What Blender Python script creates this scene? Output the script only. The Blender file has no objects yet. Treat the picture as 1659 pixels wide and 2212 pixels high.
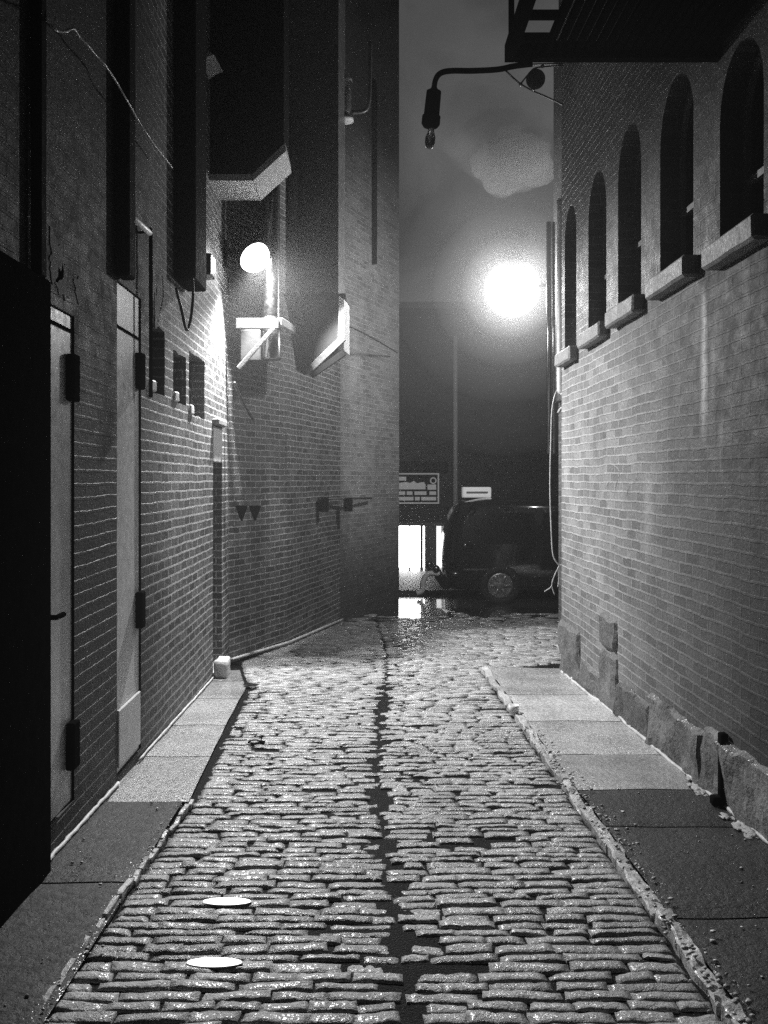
import bpy, bmesh, math, random
from mathutils import Vector, Matrix, noise
from mathutils.geometry import tessellate_polygon
R = math.radians
random.seed(7)
SC = bpy.context.scene
COL = SC.collection

# ------------------------------------------------------------------ survey of the place
# the photograph was measured on a 1659 x 2212 grid; focal length, eye height and fall of the
# alley give every measured point a real position in metres (x right, y away, z up)
FOC, CX, HY, EYE, FALL = 1850.0, 794.0, 1033.0, 1.55, 0.0335
XL, XR = -1.39, 1.84                       # faces of the two alley walls
def P(px, py, Y): return Vector(((px-CX)/FOC*Y, Y, EYE+(HY-py)/FOC*Y))
def G(px, py):
    Y = FOC*EYE/(py-1095.0); return Vector(((px-CX)/FOC*Y, Y, -FALL*Y))
def W(px, py, X):                           # a point on a wall plane x = X
    Y = FOC*X/(px-CX); return Vector((X, Y, EYE+(HY-py)/FOC*Y))
def gz(Y): return -FALL*Y

# ------------------------------------------------------------------ scene graph helpers
def tag(o, label=None, cat=None, group=None, kind=None):
    if label: o['label'] = label
    if cat: o['category'] = cat
    if group: o['group'] = group
    if kind: o['kind'] = kind
    return o
def thing(name, loc, label, cat, group=None):
    o = bpy.data.objects.new(name, None); COL.objects.link(o)
    o.location = loc; o.empty_display_size = .1
    return tag(o, label, cat, group)
def obj(name, bm, mat, parent=None, smooth=False, label=None):
    me = bpy.data.meshes.new(name)
    bmesh.ops.recalc_face_normals(bm, faces=bm.faces)
    bm.to_mesh(me); bm.free()
    if smooth:
        for p in me.polygons: p.use_smooth = True
    if mat: me.materials.append(mat)
    o = bpy.data.objects.new(name, me); COL.objects.link(o)
    if parent:
        o.parent = parent
        top = parent; off = Vector((0, 0, 0))
        while top: off += top.location; top = top.parent
        me.transform(Matrix.Translation(-off))
    if label: o['label'] = label
    return o
def solo(name, bm, mat, label, cat, group=None, smooth=False):
    """a thing that is one mesh, its origin at its own base"""
    o = obj(name, bm, mat, None, smooth)
    vs = [v.co for v in o.data.vertices]
    c = Vector((sum(v.x for v in vs)/len(vs), sum(v.y for v in vs)/len(vs), min(v.z for v in vs)))
    o.data.transform(Matrix.Translation(-c)); o.location = c
    return tag(o, label, cat, group)
def struct(name, bm, mat, smooth=False):
    return tag(obj(name, bm, mat, None, smooth), kind='structure')
def copy_tree(o, parent=None):
    c = o.copy(); COL.objects.link(c); c.parent = parent
    for ch in list(o.children): copy_tree(ch, c)
    return c

# ------------------------------------------------------------------ mesh helpers
def NB(): return bmesh.new()
def quad(bm, a, b, c, d): return bm.faces.new([bm.verts.new(v) for v in (a, b, c, d)])
def box(bm, x0, x1, y0, y1, z0, z1, bev=0.0, segs=2):
    t = bmesh.new()
    bmesh.ops.create_cube(t, size=1)
    for v in t.verts:
        v.co = Vector(((x0+x1)/2+v.co.x*(x1-x0), (y0+y1)/2+v.co.y*(y1-y0), (z0+z1)/2+v.co.z*(z1-z0)))
    if bev: bmesh.ops.bevel(t, geom=list(t.edges), offset=bev, segments=segs, affect='EDGES', profile=.6)
    merge(bm, t)
def merge(bm, t, M=None):
    if M: bmesh.ops.transform(t, matrix=M, verts=t.verts)
    m = {}
    for v in t.verts: m[v] = bm.verts.new(v.co)
    for f in t.faces:
        try: bm.faces.new([m[v] for v in f.verts])
        except ValueError: pass
    t.free()
def bar(bm, a, b, w, d=None, up=Vector((0, 0, 1)), bev=.004):
    """a rectangular bar from a to b"""
    a = Vector(a); b = Vector(b); d = d or w
    z = (b-a).normalized(); x = up.cross(z)
    if x.length < 1e-4: x = Vector((1, 0, 0)).cross(z)
    x.normalize(); y = z.cross(x)
    t = bmesh.new(); L = (b-a).length
    box(t, -w/2, w/2, -d/2, d/2, 0, L, min(bev, w/4, d/4) if bev else 0, 1)
    M = Matrix((x, y, z)).transposed().to_4x4(); M.translation = a
    merge(bm, t, M)
def tube(bm, pts, r, n=10, cap=True):
    pts = [Vector(p) for p in pts]
    rs = r if isinstance(r, (list, tuple)) else [r]*len(pts)
    rings = []; pv = None
    for i, p in enumerate(pts):
        d = (pts[min(i+1, len(pts)-1)]-pts[max(i-1, 0)]).normalized()
        if pv is None:
            x = d.orthogonal().normalized()
        else:
            x = (pv-d*pv.dot(d)).normalized()
        pv = x; y = d.cross(x)
        rings.append([bm.verts.new(p+(x*math.cos(2*math.pi*k/n)+y*math.sin(2*math.pi*k/n))*rs[i]) for k in range(n)])
    for a, b in zip(rings, rings[1:]):
        for k in range(n): bm.faces.new((a[k], a[(k+1) % n], b[(k+1) % n], b[k]))
    if cap:
        bm.faces.new(rings[0][::-1]); bm.faces.new(rings[-1])
def smoothpts(pts, k=6):
    pts = [Vector(p) for p in pts]; out = []
    for i in range(len(pts)-1):
        p0 = pts[max(i-1, 0)]; p1 = pts[i]; p2 = pts[i+1]; p3 = pts[min(i+2, len(pts)-1)]
        for j in range(k):
            t = j/k
            out.append(.5*((2*p1)+(p2-p0)*t+(2*p0-5*p1+4*p2-p3)*t*t+(3*p1-p0-3*p2+p3)*t**3))
    out.append(pts[-1]); return out
def lathe(bm, c, prof, n=24, axis=Vector((0, 0, 1))):
    """profile of (radius, height) pairs turned about an axis through c"""
    c = Vector(c); z = Vector(axis).normalized(); x = z.orthogonal().normalized(); y = z.cross(x)
    rings = []
    for r, hh in prof:
        if r < 1e-5: rings.append([bm.verts.new(c+z*hh)])
        else: rings.append([bm.verts.new(c+z*hh+(x*math.cos(2*math.pi*k/n)+y*math.sin(2*math.pi*k/n))*r) for k in range(n)])
    for a, b in zip(rings, rings[1:]):
        for k in range(n):
            k2 = (k+1) % n
            if len(a) == 1 and len(b) == 1: continue
            if len(a) == 1: bm.faces.new((a[0], b[k2], b[k]))
            elif len(b) == 1: bm.faces.new((a[k], a[k2], b[0]))
            else: bm.faces.new((a[k], a[k2], b[k2], b[k]))
def prism(bm, poly, v):
    """a polygon (list of points) extruded by vector v"""
    v = Vector(v); a = [bm.verts.new(p) for p in poly]; b = [bm.verts.new(Vector(p)+v) for p in poly]
    n = len(poly)
    bm.faces.new(a[::-1]); bm.faces.new(b)
    for i in range(n): bm.faces.new((a[i], a[(i+1) % n], b[(i+1) % n], b[i]))
def rough_box(bm, x0, x1, y0, y1, z0, z1, amp=.02, seed=0, res=.05, fac=None):
    """a quarried stone: a box with broken faces"""
    t = bmesh.new()
    bmesh.ops.create_cube(t, size=1)
    dims = (x1-x0, y1-y0, z1-z0)
    for v in t.verts:
        v.co = Vector(((x0+x1)/2+v.co.x*dims[0], (y0+y1)/2+v.co.y*dims[1], (z0+z1)/2+v.co.z*dims[2]))
    bmesh.ops.bevel(t, geom=list(t.edges), offset=min(dims)*.12, segments=1, affect='EDGES')
    for _ in range(6):
        es = [e for e in t.edges if e.calc_length() > res*1.6]
        if not es: break
        bmesh.ops.subdivide_edges(t, edges=es, cuts=1, use_grid_fill=True)
    o = Vector((seed*3.7, seed*1.3, seed*.7))
    for v in t.verts:
        p = v.co*6+o
        n1 = noise.noise_vector(p)*amp; n2 = noise.noise_vector(p*3.1)*amp*.45
        v.co += n1+n2
    merge(bm, t)
def uv_all(o, fn):
    uv = o.data.uv_layers.new(name='UVMap')
    off = Vector((0, 0, 0)); q = o
    while q: off += q.location; q = q.parent
    for p in o.data.polygons:
        for li in p.loop_indices:
            uv.data[li].uv = fn(o.data.vertices[o.data.loops[li].vertex_index].co+off, p.normal)

# ------------------------------------------------------------------ materials (the photograph is black and white)
def new_mat(name):
    m = bpy.data.materials.new(name); m.use_nodes = True
    nt = m.node_tree; b = nt.nodes['Principled BSDF']
    return m, nt, b
def N(nt, t, **kw):
    n = nt.nodes.new(t)
    for k, v in kw.items():
        if k in n.inputs: n.inputs[k].default_value = v
        else: setattr(n, k, v)
    return n
def L(nt, a, b): nt.links.new(a, b)
def ramp(nt, fac, stops):
    r = nt.nodes.new('ShaderNodeValToRGB'); e = r.color_ramp.elements
    while len(e) < len(stops): e.new(.5)
    for i, (p, c) in enumerate(stops):
        e[i].position = p; e[i].color = (c, c, c, 1)
    L(nt, fac, r.inputs['Fac']); return r.outputs['Color']
def math_(nt, op, a, b=None, clamp=False):
    n = nt.nodes.new('ShaderNodeMath'); n.operation = op; n.use_clamp = clamp
    for i, v in enumerate((a, b)):
        if v is None: continue
        if isinstance(v, (int, float)): n.inputs[i].default_value = v
        else: L(nt, v, n.inputs[i])
    return n.outputs[0]
def mixc(nt, fac, a, b, mode='MIX'):
    n = nt.nodes.new('ShaderNodeMix'); n.data_type = 'RGBA'; n.blend_type = mode
    ins = [s for s in n.inputs if s.enabled]
    for s, v in zip((n.inputs[0], n.inputs[6], n.inputs[7]), (fac, a, b)):
        if isinstance(v, (int, float)):
            if s.type == 'VALUE': s.default_value = v
            else: s.default_value = (v, v, v, 1)
        else: L(nt, v, s)
    return n.outputs[2]
def plain(name, lo, hi=None, rough=.5, scale=8, bump=.1, metal=0.0, coat=0.0, rvar=.12, spec=.5, bscale=None, bdist=.01):
    m, nt, b = new_mat(name)
    hi = lo if hi is None else hi
    tc = N(nt, 'ShaderNodeTexCoord')
    n1 = N(nt, 'ShaderNodeTexNoise', Scale=scale, Detail=6.0, Roughness=.65)
    L(nt, tc.outputs['Object'], n1.inputs['Vector'])
    L(nt, ramp(nt, n1.outputs['Fac'], [(.3, lo), (.7, hi)]), b.inputs['Base Color'])
    n2 = N(nt, 'ShaderNodeTexNoise', Scale=bscale or scale*4, Detail=5.0, Roughness=.6)
    L(nt, tc.outputs['Object'], n2.inputs['Vector'])
    L(nt, ramp(nt, n2.outputs['Fac'], [(.3, max(rough-rvar, .02)), (.7, min(rough+rvar, 1))]), b.inputs['Roughness'])
    if bump:
        bp = N(nt, 'ShaderNodeBump', Strength=bump, Distance=bdist)
        L(nt, n2.outputs['Fac'], bp.inputs['Height']); L(nt, bp.outputs['Normal'], b.inputs['Normal'])
    b.inputs['Metallic'].default_value = metal
    b.inputs['Coat Weight'].default_value = coat
    b.inputs['Specular IOR Level'].default_value = spec
    return m
def glow(name, s):
    m, nt, b = new_mat(name)
    b.inputs['Base Color'].default_value = (.8, .8, .8, 1)
    b.inputs['Emission Color'].default_value = (1, 1, 1, 1)
    b.inputs['Emission Strength'].default_value = s
    return m
def brick_mat(name, bw=.205, rh=.068, lo=.05, hi=.16, mortar=.42, msize=.010, bump=.9, rough=.62, warp=.012, lime=.25, streak=None, crumble=.35, tar_shade=None):
    m, nt, b = new_mat(name)
    uv = N(nt, 'ShaderNodeTexCoord').outputs['UV']
    wn = N(nt, 'ShaderNodeTexNoise', Scale=2.2, Detail=3.0)
    L(nt, uv, wn.inputs['Vector'])
    wv = N(nt, 'ShaderNodeVectorMath', operation='SUBTRACT'); L(nt, wn.outputs['Color'], wv.inputs[0]); wv.inputs[1].default_value = (.5, .5, .5)
    ws = N(nt, 'ShaderNodeVectorMath', operation='SCALE'); L(nt, wv.outputs[0], ws.inputs[0]); ws.inputs['Scale'].default_value = warp*2
    wn2 = N(nt, 'ShaderNodeTexNoise', Scale=26.0, Detail=3.0)
    L(nt, uv, wn2.inputs['Vector'])
    wv2 = N(nt, 'ShaderNodeVectorMath', operation='SUBTRACT'); L(nt, wn2.outputs['Color'], wv2.inputs[0]); wv2.inputs[1].default_value = (.5, .5, .5)
    ws2 = N(nt, 'ShaderNodeVectorMath', operation='SCALE'); L(nt, wv2.outputs[0], ws2.inputs[0]); ws2.inputs['Scale'].default_value = .011
    a1 = N(nt, 'ShaderNodeVectorMath', operation='ADD'); L(nt, uv, a1.inputs[0]); L(nt, ws.outputs[0], a1.inputs[1])
    a2 = N(nt, 'ShaderNodeVectorMath', operation='ADD'); L(nt, a1.outputs[0], a2.inputs[0]); L(nt, ws2.outputs[0], a2.inputs[1])
    br = N(nt, 'ShaderNodeTexBrick')
    L(nt, a2.outputs[0], br.inputs['Vector'])
    for k, v in (('Scale', 1.0), ('Mortar Size', msize), ('Mortar Smooth', .35), ('Brick Width', bw), ('Row Height', rh), ('Bias', 0.0)): br.inputs[k].default_value = v
    br.inputs['Color1'].default_value = (lo, lo, lo, 1); br.inputs['Color2'].default_value = (hi, hi, hi, 1)
    br.inputs['Mortar'].default_value = (mortar, mortar, mortar, 1)
    # weathering: soot, lime runs and eaten mortar
    big = N(nt, 'ShaderNodeTexNoise', Scale=.9, Detail=6.0, Roughness=.7); L(nt, uv, big.inputs['Vector'])
    fine = N(nt, 'ShaderNodeTexNoise', Scale=38.0, Detail=5.0, Roughness=.7); L(nt, uv, fine.inputs['Vector'])
    mid = N(nt, 'ShaderNodeTexNoise', Scale=7.0, Detail=5.0, Roughness=.7); L(nt, uv, mid.inputs['Vector'])
    c = mixc(nt, 1.0, br.outputs['Color'], ramp(nt, big.outputs['Fac'], [(.3, .55), (.7, 1.25)]), 'MULTIPLY')
    c = mixc(nt, 1.0, c, ramp(nt, fine.outputs['Fac'], [(.25, .6), (.75, 1.3)]), 'MULTIPLY')
    # patches where dirt has filled the joints
    c = mixc(nt, math_(nt, 'MULTIPLY', ramp(nt, mid.outputs['Fac'], [(.5, 0), (.68, 1)]), crumble), c, (lo+hi)*.5)
    mp = N(nt, 'ShaderNodeMapping'); mp.inputs['Scale'].default_value = (5.0, .45, 1); L(nt, uv, mp.inputs['Vector'])
    run = N(nt, 'ShaderNodeTexNoise', Scale=1.0, Detail=5.0, Roughness=.6); L(nt, mp.outputs[0], run.inputs['Vector'])
    c = mixc(nt, math_(nt, 'MULTIPLY', ramp(nt, run.outputs['Fac'], [(.52, 0), (.75, 1)]), lime), c, mortar*.8)
    for tar_shade in (tar_shade or ()):                   # a ragged dark coat: tarred paint, and dimming light painted into the colour
        u1, col, sg, slope, amt_ = tar_shade[:5]; axis = tar_shade[5] if len(tar_shade) > 5 else 0
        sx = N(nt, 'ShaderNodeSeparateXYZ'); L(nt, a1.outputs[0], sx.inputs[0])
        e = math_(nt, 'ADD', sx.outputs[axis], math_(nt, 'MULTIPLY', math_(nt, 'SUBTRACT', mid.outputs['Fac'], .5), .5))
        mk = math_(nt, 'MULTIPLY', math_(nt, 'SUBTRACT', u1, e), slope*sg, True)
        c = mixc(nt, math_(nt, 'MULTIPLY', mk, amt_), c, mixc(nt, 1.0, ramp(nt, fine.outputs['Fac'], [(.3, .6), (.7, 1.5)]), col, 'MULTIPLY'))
    if streak:
        for (u0, w, z0, z1, amt) in streak:
            sx = N(nt, 'ShaderNodeSeparateXYZ'); L(nt, a1.outputs[0], sx.inputs[0])
            wob = math_(nt, 'MULTIPLY', math_(nt, 'SUBTRACT', mid.outputs['Fac'], .5), .12)
            d = math_(nt, 'ABSOLUTE', math_(nt, 'ADD', math_(nt, 'SUBTRACT', sx.outputs[0], u0), wob))
            mx = math_(nt, 'SUBTRACT', 1.0, math_(nt, 'DIVIDE', d, w), True)
            up = math_(nt, 'MULTIPLY', math_(nt, 'SUBTRACT', sx.outputs[1], z0), 3.0, True)
            dn = math_(nt, 'MULTIPLY', math_(nt, 'SUBTRACT', z1, sx.outputs[1]), 8.0, True)
            mk = math_(nt, 'MULTIPLY', math_(nt, 'MULTIPLY', mx, up), math_(nt, 'MULTIPLY', dn, amt), True)
            mk = math_(nt, 'MULTIPLY', mk, ramp(nt, fine.outputs['Fac'], [(.3, .5), (.6, 1)]))
            c = mixc(nt, mk, c, .62)
    L(nt, c, b.inputs['Base Color'])
    hgt = math_(nt, 'ADD', math_(nt, 'MULTIPLY', math_(nt, 'SUBTRACT', 1.0, br.outputs['Fac']), 1.0), math_(nt, 'MULTIPLY', fine.outputs['Fac'], .7))
    hgt = math_(nt, 'ADD', hgt, math_(nt, 'MULTIPLY', mid.outputs['Fac'], 1.0))
    b.inputs['Specular IOR Level'].default_value = .22
    bp = N(nt, 'ShaderNodeBump', Strength=bump, Distance=.009); L(nt, hgt, bp.inputs['Height'])
    L(nt, bp.outputs['Normal'], b.inputs['Normal'])
    L(nt, ramp(nt, mid.outputs['Fac'], [(.3, rough-.17), (.7, rough+.15)]), b.inputs['Roughness'])
    return m
def stone_mat(name, lo, hi, rough, rvar, bump, bdist=.006, fs=90.0, wet=.45):
    """wet dressed stone: mineral speckle, each lump a little different, rain film in patches"""
    m, nt, b = new_mat(name)
    tc = N(nt, 'ShaderNodeTexCoord').outputs['Object']
    n1 = N(nt, 'ShaderNodeTexNoise', Scale=3.2, Detail=5.0, Roughness=.6); L(nt, tc, n1.inputs['Vector'])
    n2 = N(nt, 'ShaderNodeTexNoise', Scale=fs, Detail=4.0, Roughness=.7); L(nt, tc, n2.inputs['Vector'])
    n3 = N(nt, 'ShaderNodeTexNoise', Scale=24.0, Detail=6.0, Roughness=.65); L(nt, tc, n3.inputs['Vector'])
    geo = N(nt, 'ShaderNodeNewGeometry')
    c = mixc(nt, 1.0, ramp(nt, n1.outputs['Fac'], [(.3, lo), (.7, hi)]), ramp(nt, n2.outputs['Fac'], [(.3, .55), (.7, 1.4)]), 'MULTIPLY')
    c = mixc(nt, 1.0, c, ramp(nt, geo.outputs['Random Per Island'], [(0, .6), (1, 1.35)]), 'MULTIPLY')
    L(nt, c, b.inputs['Base Color'])
    rr = math_(nt, 'ADD', ramp(nt, n3.outputs['Fac'], [(.32, rough-rvar), (.68, rough+rvar)]), math_(nt, 'MULTIPLY', math_(nt, 'SUBTRACT', geo.outputs['Random Per Island'], .5), .12))
    L(nt, rr, b.inputs['Roughness'])
    h = math_(nt, 'ADD', math_(nt, 'MULTIPLY', n2.outputs['Fac'], .35), n3.outputs['Fac'])
    bp = N(nt, 'ShaderNodeBump', Strength=bump, Distance=bdist); L(nt, h, bp.inputs['Height'])
    L(nt, bp.outputs['Normal'], b.inputs['Normal'])
    b.inputs['Coat Weight'].default_value = wet; b.inputs['Coat Roughness'].default_value = .12
    n4 = N(nt, 'ShaderNodeTexNoise', Scale=48.0, Detail=2.0, Roughness=.5); L(nt, tc, n4.inputs['Vector'])
    bp2 = N(nt, 'ShaderNodeBump', Strength=1.0, Distance=.0045); L(nt, n4.outputs['Fac'], bp2.inputs['Height'])
    L(nt, bp2.outputs['Normal'], b.inputs['Coat Normal'])
    return m

M = {}
M['sett'] = stone_mat('wet granite sett', .16, .31, .46, .16, 1.0, .014, 110, .55)
M['sett'].node_tree.nodes['Principled BSDF'].inputs['Specular IOR Level'].default_value = 1.0
M['bed'] = plain('wet grit between setts', .003, .009, .6, 30, 1.0, spec=.08, bdist=.02)
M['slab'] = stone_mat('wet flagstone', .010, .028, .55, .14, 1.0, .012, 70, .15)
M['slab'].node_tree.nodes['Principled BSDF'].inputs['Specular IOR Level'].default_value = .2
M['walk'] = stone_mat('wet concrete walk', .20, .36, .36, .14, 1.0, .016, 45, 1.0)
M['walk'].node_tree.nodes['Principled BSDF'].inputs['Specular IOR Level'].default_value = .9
M['walkglare'] = stone_mat('wet walk with painted glare', .42, .66, .30, .14, 1.0, .016, 45, 1.0)  # lamp glare painted in as a pale base tone
M['walkmid'] = stone_mat('wet walk with half the glare', .12, .26, .40, .15, 1.0, .014, 50, .7)  # in-between tone, paints the glare fading towards the dark slabs
M['kerb'] = stone_mat('kerb granite', .25, .45, .45, .15, .9, .01, 60, .35)
M['fillet'] = plain('mortar fillet', .35, .6, .55, 12, .4)
M['asphalt'] = plain('damp asphalt', .03, .06, .6, 20, .5, bdist=.006)
M['street'] = plain('rain soaked street', .03, .05, .16, 9, .3, bdist=.01, coat=.8)
M['brickL'] = brick_mat('sooty brick', .205, .066, .06, .15, .42, .009, lime=.08, tar_shade=[(7.1, .012, 1, 1.1, .94)])  # near part tarred black; its reach also paints in the fading light
M['brickB'] = brick_mat('brick return', .205, .066, .05, .12, .30, .008, lime=.1)
M['brickR'] = brick_mat('lime washed brick', .205, .066, .13, .24, .33, .008, .8, .66, .016, .35, tar_shade=[(1.7, .014, -1, .40, .93), (3.0, .022, -1, .8, .75, 1)],  # fading lamp light painted in: darker towards the camera and upward
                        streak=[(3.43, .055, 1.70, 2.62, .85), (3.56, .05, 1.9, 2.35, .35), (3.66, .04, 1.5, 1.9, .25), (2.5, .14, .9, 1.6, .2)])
M['brickF'] = brick_mat('far brick', .215, .075, .05, .10, .12, lime=.15, bump=.5)
M['render'] = brick_mat('lime washed corner brick', .205, .066, .20, .36, .44, .008, .7, .7, .014, .7, crumble=.8, tar_shade=[(4.6, .02, -1, .5, .92, 1), (1.3, .03, 1, .7, .85, 1), (.45, .06, 1, 1.6, .75)])  # light falloff painted in: darker at top, foot and inner edge
M['granite'] = stone_mat('rock faced granite', .06, .14, .7, .15, 1.0, .02, 40, .1)
M['sill'] = plain('sill stone', .14, .24, .65, 14, .5)
M['black'] = plain('black painted steel', .004, .009, .8, 18, .15, spec=.0)
M['soot'] = plain('dull black sheet', .006, .014, .8, 6, .2, spec=.03)
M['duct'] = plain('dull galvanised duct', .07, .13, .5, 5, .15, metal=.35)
M['dull'] = plain('darkened duct sheet', .02, .035, .7, 6, .2, spec=.2)  # sheet tone darkened to offset the flood's strong light
M['trim'] = plain('pale sheet trim', .35, .5, .5, 9, .15)
M['chrome'] = plain('polished flue', .16, .24, .24, 6, .04, metal=1.0, rvar=.06)
M['pale'] = plain('pale painted steel door', .42, .55, .38, 5, .1)
M['board'] = plain('pale timber board', .45, .6, .55, 7, .25)
M['glassdark'] = plain('dark window glass', .006, .012, .12, 4, .05, rvar=.05)
M['frame'] = plain('old window timber', .10, .18, .55, 9, .2)
M['cable'] = plain('wet cable', .25, .45, .25, 20, .1)
M['dkcable'] = plain('black cable', .02, .04, .4, 20, .1)
M['bulb'] = plain('unlit bulb glass', .25, .35, .1, 4, 0, coat=1.0, rvar=.04)
M['paint'] = plain('black car paint', .004, .007, .14, 3, .0, coat=1.0, rvar=.04)
M['tyre'] = plain('tyre rubber', .012, .02, .7, 20, .3)
M['hub'] = plain('wheel trim', .22, .34, .35, 9, .15, metal=.6)
M['bulb'].node_tree.nodes['Principled BSDF'].inputs['Transmission Weight'].default_value = .8
M['white'] = plain('white paint', .7, .8, .45, 8, .1)
M['grey'] = plain('grey paint', .18, .26, .5, 8, .15)
M['patch'] = plain('old plaster', .10, .22, .8, 12, .5)
M['foam'] = plain('pale foam', .22, .40, .7, 25, .6)
M['lampA'] = glow('lit floodlight glass', 45.0)
M['lampB'] = glow('lit globe', 24.0)
for _k in ('lampA', 'lampB'):
  _nt = M[_k].node_tree; _b = _nt.nodes['Principled BSDF']          # a thin clear globe: the lamp inside shines through it
  _t = _nt.nodes.new('ShaderNodeBsdfTransparent'); _m = _nt.nodes.new('ShaderNodeMixShader'); _m.inputs[0].default_value = .75
  _nt.links.new(_b.outputs[0], _m.inputs[1]); _nt.links.new(_t.outputs[0], _m.inputs[2]); _nt.links.new(_m.outputs[0], _nt.nodes['Material Output'].inputs['Surface'])
M['shop'] = glow('lit shop interior', 14.0)
M['shopdim'] = glow('lit inner doorway', 1.1)
M['roofsign'] = glow('dim roof sign', .26)
M['signglow'] = glow('lettering with added glow', .11)  # faint glow added to brighten the board's lettering, border and emblem
M['stud'] = glow('white ground lamp', 3.0)

# ------------------------------------------------------------------ ground
bm = NB()
for (x0, x1, y0, y1) in ((-60, 60, -20, 11.8), (-60, 60, 15.3, 90)):
    n = 24
    for i in range(n):
        a = y0+(y1-y0)*i/n; b_ = y0+(y1-y0)*(i+1)/n
        quad(bm, (x0, a, gz(a)-.012), (x1, a, gz(a)-.012), (x1, b_, gz(b_)-.012), (x0, b_, gz(b_)-.012))
struct('ground', bm, M['bed'])
bm = NB()
quad(bm, (-60, 11.8, gz(11.8)-.012), (60, 11.8, gz(11.8)-.012), (60, 15.3, gz(15.3)-.02), (-60, 15.3, gz(15.3)-.02))
struct('street', bm, M['street'])
bm = NB()
for i in range(6):
    a = 15.3+i*.9; b_ = a+.9
    quad(bm, (-12, a, gz(a)+.06), (14, a, gz(a)+.06), (14, b_, gz(b_)+.06), (-12, b_, gz(b_)+.06))
quad(bm, (-12, 15.3, gz(15.3)+.06), (14, 15.3, gz(15.3)+.06), (14, 15.3, gz(15.3)-.05), (-12, 15.3, gz(15.3)-.05))
struct('pavement', bm, M['asphalt'])

# the setts: every stone of the cobbled lane, laid in courses across it
def kerb_left(Y):
    pts = [(2.0, -1.035), (2.57, -1.02), (3.65, -.975), (4.51, -.93), (6.2, -1.0), (7.3, -1.03), (8.1, -1.2), (8.6, -1.3), (9.65, -.93), (11.6, -.42), (13.4, .4), (14.2, .8)]
    for (a, xa), (b_, xb) in zip(pts, pts[1:]):
        if a <= Y <= b_: return xa+(xb-xa)*(Y-a)/(b_-a)
    return pts[0][1]
def kerb_right(Y):
    if Y < 8.15: return 1.09
    return min(1.09+(Y-8.15)*2.2, 3.6)
def chan(Y): return .085+.05*math.sin(Y*.9)+.02*(Y-2.5)*.5
def sett(bm, cx, cy, w, d, zt, far):
    nx, ny = (4, 3) if far else (8, 5)
    ang = random.gauss(0, .018); tx = random.gauss(0, .010); ty = random.gauss(0, .009)
    ox = random.random()*100
    rows = []
    ex = 1.0+random.random()*1.6
    jit = [random.gauss(0, .006) for _ in range(8)]
    for j in range(-1, ny+2):
        r = []
        for i in range(-1, nx+2):
            u = min(max(i, 0), nx)/nx*2-1; v = min(max(j, 0), ny)/ny*2-1
            # soft shoulders
            e = max(abs(u)**(14.0+ex*2), abs(v)**(7.0+ex*2))
            skirt = (i < 0 or j < 0 or i > nx or j > ny)
            lx = u*w/2*(1+.0*v); ly = v*d/2
            if abs(v) > .99: ly += noise.noise(Vector((ox+u*2.2, v, 3)))*.009
            lx += (jit[0] if u < 0 else jit[1])*abs(u)*(1+v*.6)
            ly += (jit[2]+jit[3]*u)*abs(v)
            z = zt-e*.007+noise.noise(Vector((ox+lx*14, ly*14, 0)))*.004+noise.noise(Vector((ox+lx*40, ly*40, 7)))*.004*(0 if far else 1)
            z += tx*lx*2+ty*ly*2
            if skirt:
                z -= .05
            ca, sa = math.cos(ang), math.sin(ang)
            X = cx+lx*ca-ly*sa; Y = cy+lx*sa+ly*ca
            r.append(bm.verts.new((X, Y, gz(Y)+z)))
        rows.append(r)
    for a, b_ in zip(rows, rows[1:]):
        for i in range(len(a)-1): bm.faces.new((a[i], a[i+1], b_[i+1], b_[i]))
bm = NB()
y = 2.05
while y < 12.7:
    d = random.uniform(.046, .070)
    yc = y+d/2; far = yc > 6.5
    xl = kerb_left(yc)+.03; xr = kerb_right(yc)-.02
    cc = chan(yc)
    hw = (-.01, .075) if yc < 5 else ((-.01, .07) if yc < 7.6 else (-.01, .015))
    if random.random() < .12: hw = (-.02, .01)
    for (xa, xb) in ((xl, cc-random.uniform(*hw)), (cc+random.uniform(*hw), xr)):
        x = xa; first = True
        while x < xb-.03:
            w = random.uniform(.14, .27)
            if first: w = random.uniform(.08, .26)
            first = False
            if xb-(x+w) < .09: w = xb-x
            g = random.uniform(.002, .007)+(.010 if random.random() < .08 else 0)
            mx = x+w/2
            zt = random.gauss(0, .002)
            if abs(mx-cc) < .2: zt -= random.uniform(.0, .010)
            if yc > 4.7 and mx < xl+.14 and yc < 7.4 and random.random() < .8: zt -= .008
            if random.random() > (.012 if yc < 11.3 else .012+(yc-11.3)/1.4): sett(bm, mx, yc, max(w-g, .05), d-random.uniform(.001, .006)-(.012 if random.random() < .06 else 0), zt, far)
            x += w
    y += d
struct('cobbled_lane', bm, M['sett'], smooth=True)

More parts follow.
